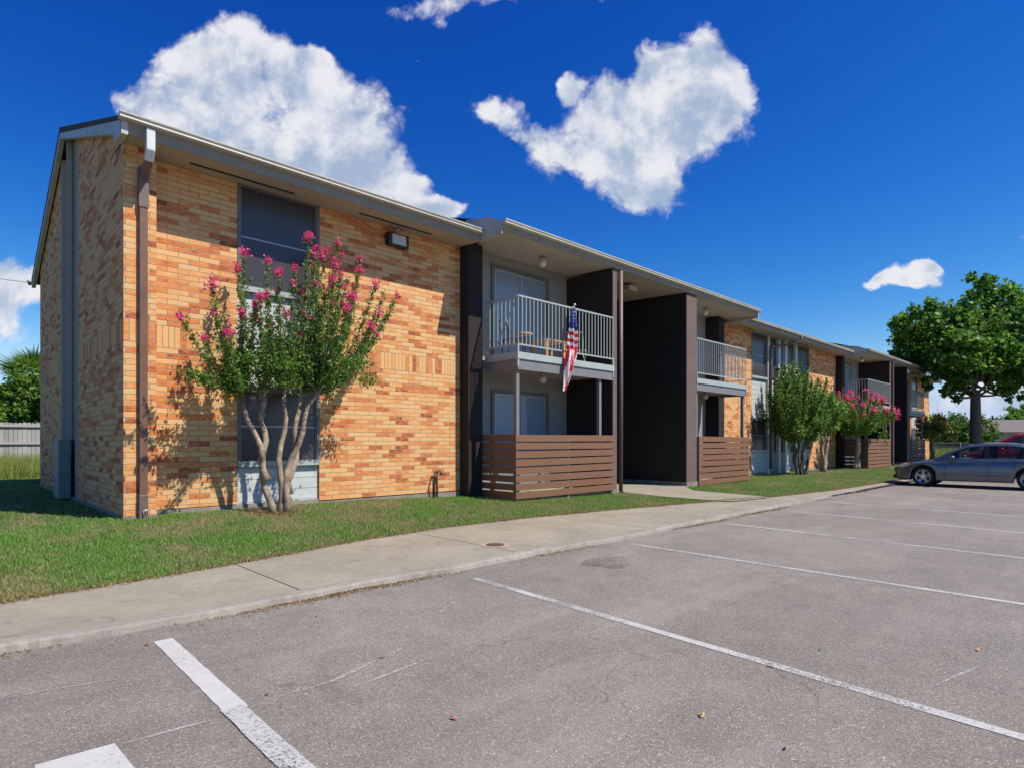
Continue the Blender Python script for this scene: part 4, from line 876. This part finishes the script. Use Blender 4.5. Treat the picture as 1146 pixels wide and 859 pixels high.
def car(name, loc, rz, label, paint, P):
    T = empty(name, loc, rz); tag(T, label, 'car'); L = P['L']; W = P['W']/2; wr = P['wr']; ax = P['axles']; arch = wr+.06
    st = sorted(set([round(L*i/110, 3) for i in range(111)]+P['cuts']))
    G = []
    for s in st:
        hw = W*sp(s, [0, .06, .18, .45, 1., L-.9, L-.35, L-.08, L], [.62, .76, .86, .955, 1., 1., .95, .84, .74]); hz = sp(s, *P['hood']); belt = min(hz-.03, sp(s, *P['belt']))
        zl = sp(s, [0, .1, .3, .6, L-.5, L-.15, L], [.34, .22, .19, .2, .22, .27, .40]); za = zl
        for a in ax:
            if abs(s-a) < arch: za = max(za, wr+math.sqrt(arch**2-(s-a)**2))
        inset = 0.0
        mid = za+(belt-za)*.55; flare = .0
        for a in ax: flare = max(flare, .018*math.exp(-((s-a)/.5)**2))
        r = [(0, s, zl+.02), (hw-.22, s, max(zl+.02, za-.05) if za > zl+.01 else zl), (hw-.03+flare, s, za), (hw-.005+flare, s, za+.03), (hw+flare, s, za+(belt-za)*.35), (hw+.0+flare*.4, s, mid), (hw-.012, s, za+(belt-za)*.78), (hw-.045, s, belt-.02), (hw-.075, s, belt), (hw-.17, s, belt+(hz-belt)*.6), (hw-.42, s, hz-.012), (0, s, hz)]
        full = [(-x, y-L*0, z) for x, y, z in r[:0:-1]]+[r[0]]+[(x, y, z) for x, y, z in r[1:]]
        G.append(full)
    mb = MB(); mb.grid(G); mb.f.append(tuple(range(len(G[0])))); mb.mi.append(0); mb.sm.append(False); n0 = (len(G)-1)*len(G[0]); mb.f.append(tuple(n0+i for i in reversed(range(len(G[0]))))); mb.mi.append(0); mb.sm.append(False)
    body = mb.build('body', paint, T, fixn=True)
    # greenhouse
    g0, g1, g2, g3 = P['gh']; zr = P['roof']; bz = P['gb']; G = []; meta = []
    gs = sorted(set([round(g0+(g3-g0)*i/60, 3) for i in range(61)]+P['pill']+[g1, g2]))
    for s in gs:
        top = sp(s, *P['rf']); b_ = bz(s); hw = (W-.085)*(1-.05*max(0, (s-g2)/(g3-g2)) if s > g2 else 1); tw = hw-(top-b_)*.40
        h_ = top-b_; z1 = b_+min(.03, h_*.2); z2 = top-min(.075, h_*.35)
        def X(z): return hw+(tw-hw)*((z-b_)/max(.01, top-b_))**1.25
        r = [(X(b_), b_-.03), (X(z1), z1), (X(z1+(z2-z1)*.5), z1+(z2-z1)*.5), (X(z2), z2), (X(top)-.0, top-.02), (X(top)-.09, top), (0, top+.025)]
        G.append([(-x, s, z) for x, z in r]+[(x, s, z) for x, z in r[-2::-1]]); meta.append(s)
    nj = len(G[0]); NP = 7
    def isglass(i, j):
        s = (meta[i]+meta[i+1])/2; jj = j if j < NP-1 else 2*NP-3-j
        if jj in (1, 2):
            if any(a < s < b for a, b in P['posts']): return 2
            return 1 if (P['sg'][0] < s < P['sg'][1]) else 0
        if jj == 5: return 1 if (s < g1-.0 or g2+.04 < s < g3-.12) else 0
        return 0
    for nm, want, mt in (('cabin', 0, paint), ('window_glass', 1, M['carglass']), ('pillar', 2, M['black'])):
        mb = MB(); mb.grid(G, isglass); keep = [k for k, m_ in enumerate(mb.mi) if m_ == want]; mb.f = [mb.f[k] for k in keep]; mb.mi = [0]*len(keep); mb.sm = [True]*len(keep)
        used = sorted({v for f in mb.f for v in f}); mp = {v: i for i, v in enumerate(used)}; mb.v = [mb.v[v] for v in used]; mb.f = [tuple(mp[v] for v in f) for f in mb.f]
        mb.build(nm, mt, T)
    mb = MB()                                     # seats and dash seen through the glass
    for x_ in (-.38, .38):
        for s_ in (P['seat'], P['seat']+.95):
            mb.prism([(s_, .45), (s_+.5, .45), (s_+.75, P['gb'](s_)+.28), (s_+.62, P['gb'](s_)+.3), (s_+.42, .65), (s_, .62)], 'x', x_-.24, x_+.24)
            mb.box(x_-.12, x_+.12, s_+.62, s_+.72, P['gb'](s_)+.3, P['gb'](s_)+.42)
    mb.build('seats', M['interior'], T, fixn=True)
    for a in ax:
        for sx in (-1, 1):
            xo = sx*(W-.02); wh = MB(); w = .21; rt = wr; pr_ = [(xo-sx*w, rt*.62), (xo-sx*w, rt*.93), (xo-sx*(w-.03), rt), (xo-sx*.03, rt), (xo, rt*.95), (xo+sx*.004, rt*.8), (xo-sx*.012, rt*.69)]
            n = 36; G2 = [[(x_, a+r_*math.cos(t), wr+r_*math.sin(t)) for x_, r_ in pr_] for t in [2*math.pi*i/n for i in range(n+1)]]
            wh.grid(G2); wo = wh.build('wheel', M['tyre'], T, fixn=True)
            rm = MB(); pr2 = [(xo-sx*.1, rt*.58), (xo-sx*.014, rt*.70), (xo-sx*.006, rt*.67), (xo-sx*.05, rt*.62)]
            rm.grid([[(x_, a+r_*math.cos(t), wr+r_*math.sin(t)) for x_, r_ in pr2] for t in [2*math.pi*i/n for i in range(n+1)]])
            for k in range(5):
                t = 2*math.pi*k/5+.3; c_, s_ = math.cos(t), math.sin(t)
                q_ = []
                for rr_, hw_ in ((rt*.1, .045), (rt*.4, .028), (rt*.7, .05)):
                    q_.append([(xo-sx*(.05 if e_ != 0 else (.02 if rr_ < rt*.6 else .012)), a+rr_*c_-e_*hw_*s_, wr+rr_*s_+e_*hw_*c_) for e_ in (-1, -.6, 0, .6, 1)])
                rm.grid(q_, smooth=False)
            rm.tube([(xo-sx*.06, a, wr), (xo-sx*.012, a, wr)], [.07, .055], 14); rm.build('rim', M['chrome'], wo, fixn=True)
            dk = MB(); dk.prism([(a+rt*.6*math.cos(t), wr+rt*.6*math.sin(t)) for t in [2*math.pi*i/20 for i in range(20)]], 'x', xo-sx*.12, xo-sx*.1); dk.build('brake_disc', M['black'], wo, fixn=True)
    for sx in (-1, 1):
        def side(s, dz, off=.006):      # point on the body side
            hw = W*sp(s, [0, .06, .18, .45, 1., L-.9, L-.35, L-.08, L], [.62, .76, .86, .955, 1., 1., .95, .84, .74]); return (sx*(hw+off), s, dz)
        z0 = P['lamp']; mb = MB(); Gh = []
        for i in range(9):
            s = .10+.42*i/8; hh = .055*math.sin(math.pi*(.22+.78*(1-i/8)))+.008; zc = z0+.10*i/8
            Gh.append([side(s, zc-hh, -.01), side(s, zc-hh*.5, .008), side(s, zc+hh*.5, .002), side(s, zc+hh, -.05)])
        mb.grid(Gh); mb.build('headlight', simple('headlight_lens', (.55, .55, .53), .08, .04, spec=.9), T)
        mb = MB(); mb.grid([[side(s, z0+.06, .0), side(s, z0+.1, .006), side(s, z0+.15, -.02)] for s in (.44, .52, .62)]); mb.build('turn_signal', simple('amber_lens', (.6, .14, .02), .2), T)
        mb = MB(); mb.grid([[side(s, P['lamp']+.02, .004), side(s, P['lamp']+.24, -.02)] for s in (L-.42, L-.2, L-.05)]); mb.build('tail_light', simple('red_lens', (.35, .01, .01), .15), T)
        for s in P['handles']:
            mb = MB(); zz = P['gb'](s)-.13; mb.box(*sorted((sx*(W+.0), sx*(W+.028))), s, s+.2, zz-.014, zz+.014); mb.build('door_handle', paint, T, bevel=.008)
        mb = MB(); s = P['mirror']; zz = P['gb'](s)+.06; mb.ball((sx*(W+.07), s, zz), .095, 10, sz=.75); mb.tube([(sx*(W-.1), s+.02, zz-.05), (sx*(W+.05), s, zz-.03)], .025, 6); mb.build('mirror', paint, T)
        for s0 in P['doors']:
            mb = MB(); pts_ = []
            for i in range(11):
                z = .27+(P['gb'](s0)-.27)*i/10; hw = W+.0025; pts_.append((sx*(hw-(.045 if i == 10 else (.008 if i > 8 else 0))), s0+(.04*math.sin(i/10*2)), z))
            mb.tube(pts_, .006, 4); mb.build('door_seam', M['black'], T)
        if P.get('mould'):
            mb = MB(); mb.tube([(sx*(W+.0), s, .42) for s in [ax[0]+.5+(ax[1]-ax[0]-1.0)*i/6 for i in range(7)]], .012, 6); mb.build('side_moulding', paint, T)
    mb = MB(); mb.box(-.55, .55, -.018, .03, .46, .60); mb.box(-.7, .7, -.012, .05, .24, .36); mb.build('grille', M['black'], T)
    return T
sed = dict(L=4.87, W=1.80, wr=.325, axles=[.93, 3.78], cuts=[.64, .65, 1.31, 1.32], hood=([0, .04, .15, .5, 1.0, 1.5, 3.9, 4.3, 4.75, 4.87], [.55, .62, .70, .80, .88, .95, 1.0, 1.0, .97, .80]),
           belt=([0, .1, .5, 1.2, 3.5, 4.87], [.60, .66, .76, .85, .93, .90]), gh=(1.25, 2.15, 3.55, 4.5), roof=1.44, gb=lambda s: .90+.03*min(1, (s-1.2)/2.), rf=([1.25, 1.7, 2.15, 2.7, 3.2, 3.55, 4.0, 4.5], [.93, 1.19, 1.375, 1.425, 1.42, 1.39, 1.21, 1.0]),
           pill=[1.62, 2.62, 2.70, 2.76, 3.62, 3.66, 4.05], posts=[(2.62, 2.76), (3.62, 3.66)], sg=(1.66, 4.02), seat=1.95, lamp=.64, handles=[2.42, 3.42], doors=[1.55, 2.72, 3.75], mirror=1.78, mould=True)
# nose towards the building (+Y): car's own axis runs from nose (0) to tail (+L), so turn by 180 degrees
cr_ = car('parked_car', (22.2, -4.74, .0), math.pi, 'slate blue grey sedan parked nose to the sidewalk at right', carpaint('slate_paint', (.11, .13, .15)), sed); cr_.scale = (1, .935, .985)
suv = dict(sed); suv.update(L=4.6, W=1.85, wr=.37, axles=[.95, 3.7], hood=([0, .04, .15, .5, 1.0, 1.5, 3.9, 4.3, 4.5, 4.6], [.7, .85, .95, 1.05, 1.12, 1.16, 1.18, 1.18, 1.15, 1.0]), belt=([0, .1, .5, 1.2, 3.5, 4.6], [.85, .9, 1.0, 1.06, 1.1, 1.08]),
           gh=(1.05, 2.0, 4.1, 4.52), gb=lambda s: 1.12, rf=([1.05, 1.5, 2.0, 2.6, 3.6, 4.1, 4.35, 4.52], [1.15, 1.48, 1.74, 1.80, 1.79, 1.74, 1.5, 1.2]), lamp=.82, pill=[1.4, 2.6, 2.7, 3.6, 3.68, 4.2], posts=[(2.6, 2.7), (3.6, 3.68)], sg=(1.4, 4.25), cuts=[.5], seat=1.9, handles=[2.35, 3.35], doors=[1.5, 2.65, 3.6], mirror=1.6)
car('parked_suv', (27.6, -5.4, .0), math.pi, 'red high roofed vehicle parked just behind the grey sedan', carpaint('red_paint', (.55, .010, .010)), suv)

# ------------------------------------------------------------------ light, sky, camera
tan_az = .45; kz = 1.5; S = Vector((tan_az, -1.0, kz)).normalized()      # towards the sun
elev = math.asin(S.z); az_xy = math.atan2(S.x, S.y)     # clockwise from +Y
sun = bpy.data.lights.new('sun', 'SUN'); sun.energy = 4.3; sun.angle = R_(.53); sun.color = (1., .935, .82)
so = bpy.data.objects.new('sun', sun); C.objects.link(so); so.rotation_euler = S.to_track_quat('Z', 'Y').to_euler()
W = bpy.data.worlds.new('World'); bpy.context.scene.world = W; W.use_nodes = True; t = NT(W.node_tree); bg = t.N['Background']
sky = t.n('ShaderNodeTexSky', sky_type='NISHITA'); sky.sun_disc = False; sky.sun_elevation = elev; sky.sun_rotation = az_xy; sky.air_density = 1.0; sky.dust_density = .1; sky.ozone_density = 3.5; sky.altitude = 0
hsv = t.n('ShaderNodeHueSaturation'); hsv.inputs['Saturation'].default_value = 1.22; hsv.inputs['Value'].default_value = .92; t.L.new(sky.outputs[0], hsv.inputs['Color'])
tc = t.n('ShaderNodeTexCoord').outputs['Generated']
def dot(v, k):
    d = t.n('ShaderNodeVectorMath', operation='DOT_PRODUCT'); t.L.new(v, d.inputs[0]); d.inputs[1].default_value = k; return d.outputs['Value']
fw = t.m('MAXIMUM', dot(tc, (Fv[0], Fv[1], 0)), .02); sx_ = t.m('DIVIDE', dot(tc, (Rv[0], Rv[1], 0)), fw); sz_ = t.m('DIVIDE', dot(tc, (0, 0, 1)), fw)
cmb = t.n('ShaderNodeCombineXYZ'); t.L.new(sx_, cmb.inputs[0]); t.L.new(sz_, cmb.inputs[1])
# cloud banks as soft ellipses on the sky (in tangent units), broken up with fractal noise
def E_(u, v, rx, ry, w=1.): return ((u-573)/672, (494-v)/672, rx/672, ry/672, w)
ell = [E_(262, 58, 62, 56), E_(205, 82, 60, 50), E_(150, 112, 34, 26), E_(350, 70, 40, 42), E_(300, 140, 105, 75), E_(400, 140, 66, 60), E_(355, 62, 22, 20), E_(440, 190, 45, 42), E_(485, 238, 32, 14), E_(230, 160, 60, 60),
       E_(547, 115, 30, 22), E_(580, 140, 34, 26), E_(612, 168, 34, 32), E_(668, 130, 56, 48), E_(725, 150, 82, 72), E_(735, 60, 30, 38), E_(790, 70, 40, 44), E_(765, 105, 78, 55), E_(735, 218, 46, 34), E_(690, 195, 60, 38), E_(800, 130, 50, 50), E_(632, 100, 14, 16),
       E_(1025, 310, 46, 18), E_(1040, 298, 22, 12), E_(985, 318, 30, 9, .8), E_(1145, 258, 16, 12, .9), E_(955, 300, 8, 6, .7),
       E_(170, 140, 55, 30), E_(445, 215, 52, 30), E_(492, 240, 34, 14), E_(1005, 322, 40, 10), E_(300, 195, 80, 45), E_(370, 200, 70, 35),
       E_(480, 6, 80, 24, .98), E_(545, 0, 60, 18, .95), E_(650, 2, 40, 14, .95), E_(20, 98, 18, 12, .6),
       E_(20, 320, 60, 42), E_(-60, 330, 90, 70), E_(30, 375, 50, 24, .95), E_(1000, 470, 120, 22, .95), E_(1110, 460, 110, 34), E_(1200, 450, 120, 50), E_(1060, 440, 30, 14, .8), E_(-20, 440, 160, 24, .9)]
def field(vec, full=True):
    nz = t.n('ShaderNodeTexNoise'); t.L.new(vec, nz.inputs['Vector']); nz.inputs['Scale'].default_value = 5.5; nz.inputs['Detail'].default_value = 10; nz.inputs['Roughness'].default_value = .58
    wv = t.n('ShaderNodeVectorMath', operation='MULTIPLY_ADD'); t.L.new(nz.outputs['Color'], wv.inputs[0]); wv.inputs[1].default_value = (.10, .10, 0); t.L.new(vec, wv.inputs[2])
    wv2 = t.n('ShaderNodeVectorMath', operation='ADD'); t.L.new(wv.outputs[0], wv2.inputs[0]); wv2.inputs[1].default_value = (-.05, -.05, 0)
    cur = None
    for (a, b_, rx, ry, w) in (ell if full else []):
        m_ = t.n('ShaderNodeVectorMath', operation='MULTIPLY_ADD'); t.L.new(wv2.outputs[0], m_.inputs[0]); m_.inputs[1].default_value = (1/rx, 1/ry, 0); m_.inputs[2].default_value = (-a/rx, -b_/ry, 0)
        l_ = t.n('ShaderNodeVectorMath', operation='DOT_PRODUCT'); t.L.new(m_.outputs[0], l_.inputs[0]); t.L.new(m_.outputs[0], l_.inputs[1])
        v_ = t.m('MULTIPLY_ADD', l_.outputs['Value'], -.5, 1., clamp=True)
        v_ = t.m('MULTIPLY', t.m('MULTIPLY', v_, v_), w if w == 1 else w*.62)
        cur = v_ if cur is None else t.m('ADD', cur, v_)
    nw = t.n('ShaderNodeTexVoronoi', feature='SMOOTH_F1', voronoi_dimensions='2D'); t.L.new(wv2.outputs[0], nw.inputs['Vector']); nw.inputs['Scale'].default_value = 9; nw.inputs['Detail'].default_value = 4; nw.inputs['Roughness'].default_value = .55; nw.inputs['Lacunarity'].default_value = 2.2; nw.inputs['Smoothness'].default_value = .6
    nl = t.noise(vec, 4.2, 3, .5) if full else None
    nf = t.m('ADD', t.m('MULTIPLY', t.m('SUBTRACT', .82, nw.outputs['Distance']), .55), t.m('MULTIPLY', t.noise(vec, 14, 12, .66, .2), .5))
    if not full: return nf, nf
    cur = t.m('MINIMUM', cur, 2.2)
    return t.m('ADD', t.m('ADD', t.m('SUBTRACT', t.m('MINIMUM', cur, 1.7), .20), t.m('MULTIPLY', t.m('SUBTRACT', nf, .5), 1.5)), t.m('MULTIPLY', t.m('SUBTRACT', nl, .5), .5)), cur, nf
off = t.n('ShaderNodeVectorMath', operation='ADD'); t.L.new(cmb.outputs[0], off.inputs[0]); off.inputs[1].default_value = (-.02, .045, 0)
f0, fs0, nf0_ = field(cmb.outputs[0])
f1, _q = field(off.outputs[0], False)
alpha = t.m('MULTIPLY', t.ss(f0, -.08, .50), t.m('GREATER_THAN', dot(tc, (Fv[0], Fv[1], 0)), .05))
alpha = t.m('MULTIPLY', alpha, t.ss(sz_, -.02, .03))
# billow shading: noise gradient toward the sun side + thickness
nA = t.noise(cmb.outputs[0], 5, 5, .5); nB = t.noise(off.outputs[0], 5, 5, .5)
shade = t.m('ADD', t.m('ADD', t.m('MULTIPLY', t.m('SUBTRACT', nA, nB), .7), t.m('MULTIPLY', t.m('SUBTRACT', nf0_, f1), 1.05)), .5)
thick = t.ss(t.m('ADD', fs0, t.m('MULTIPLY', nA, 1.2)), .9, 2.9)
lum = t.m('SUBTRACT', t.m('ADD', .80, t.m('MULTIPLY', t.m('SUBTRACT', shade, .5), .55)), t.m('MULTIPLY', thick, .14))
lum = t.m('MINIMUM', t.m('MAXIMUM', lum, .42), 1.02)
ccol = t.mix(t.ss(lum, .5, .92), (.27, .34, .46, 1), (.60, .605, .63, 1))
lowhz = t.ss(sz_, .0, .12)
ccol = t.mix(lowhz, (.37, .46, .62, 1), ccol)
sc = t.n('ShaderNodeVectorMath', operation='SCALE'); t.L.new(hsv.outputs[0], sc.inputs[0]); sc.inputs['Scale'].default_value = .10
spc = t.n('ShaderNodeSeparateColor'); t.L.new(sc.outputs[0], spc.inputs[0]); cbc = t.n('ShaderNodeCombineColor')
ch_ = [t.m('MULTIPLY', t.m('POWER', spc.outputs[i_], g_), a_) for i_, (a_, g_) in enumerate(((5.9, 2.30), (1.64, 1.60), (1.06, 1.0)))]
ch_[1] = t.m('MINIMUM', ch_[1], t.m('MULTIPLY', ch_[2], .72)); ch_[0] = t.m('MINIMUM', ch_[0], t.m('MULTIPLY', ch_[1], .62))
for i_ in range(3): t.L.new(ch_[i_], cbc.inputs[i_])
tot = t.mix(t.m('MULTIPLY', alpha, .97), cbc.outputs[0], ccol)
t.L.new(tot, bg.inputs[0]); bg.inputs[1].default_value = 1.0; W.cycles.sampling_method = 'MANUAL'; W.cycles.sample_map_resolution = 256
scn = bpy.context.scene
cam = bpy.data.cameras.new('camera'); co = bpy.data.objects.new('camera', cam); C.objects.link(co); scn.camera = co
co.location = (CXc, CYc, CZc); co.rotation_euler = (math.pi/2, 0, ang-math.pi/2); cam.sensor_width = 36; cam.lens = 672/1146*36; cam.shift_y = 64.5/1146; cam.clip_end = 3000; cam.clip_start = .05
vs = scn.view_settings; vs.view_transform = 'Standard'; vs.look = 'None'; vs.gamma = 1; vs.exposure = 0.5; vs.use_curve_mapping = False
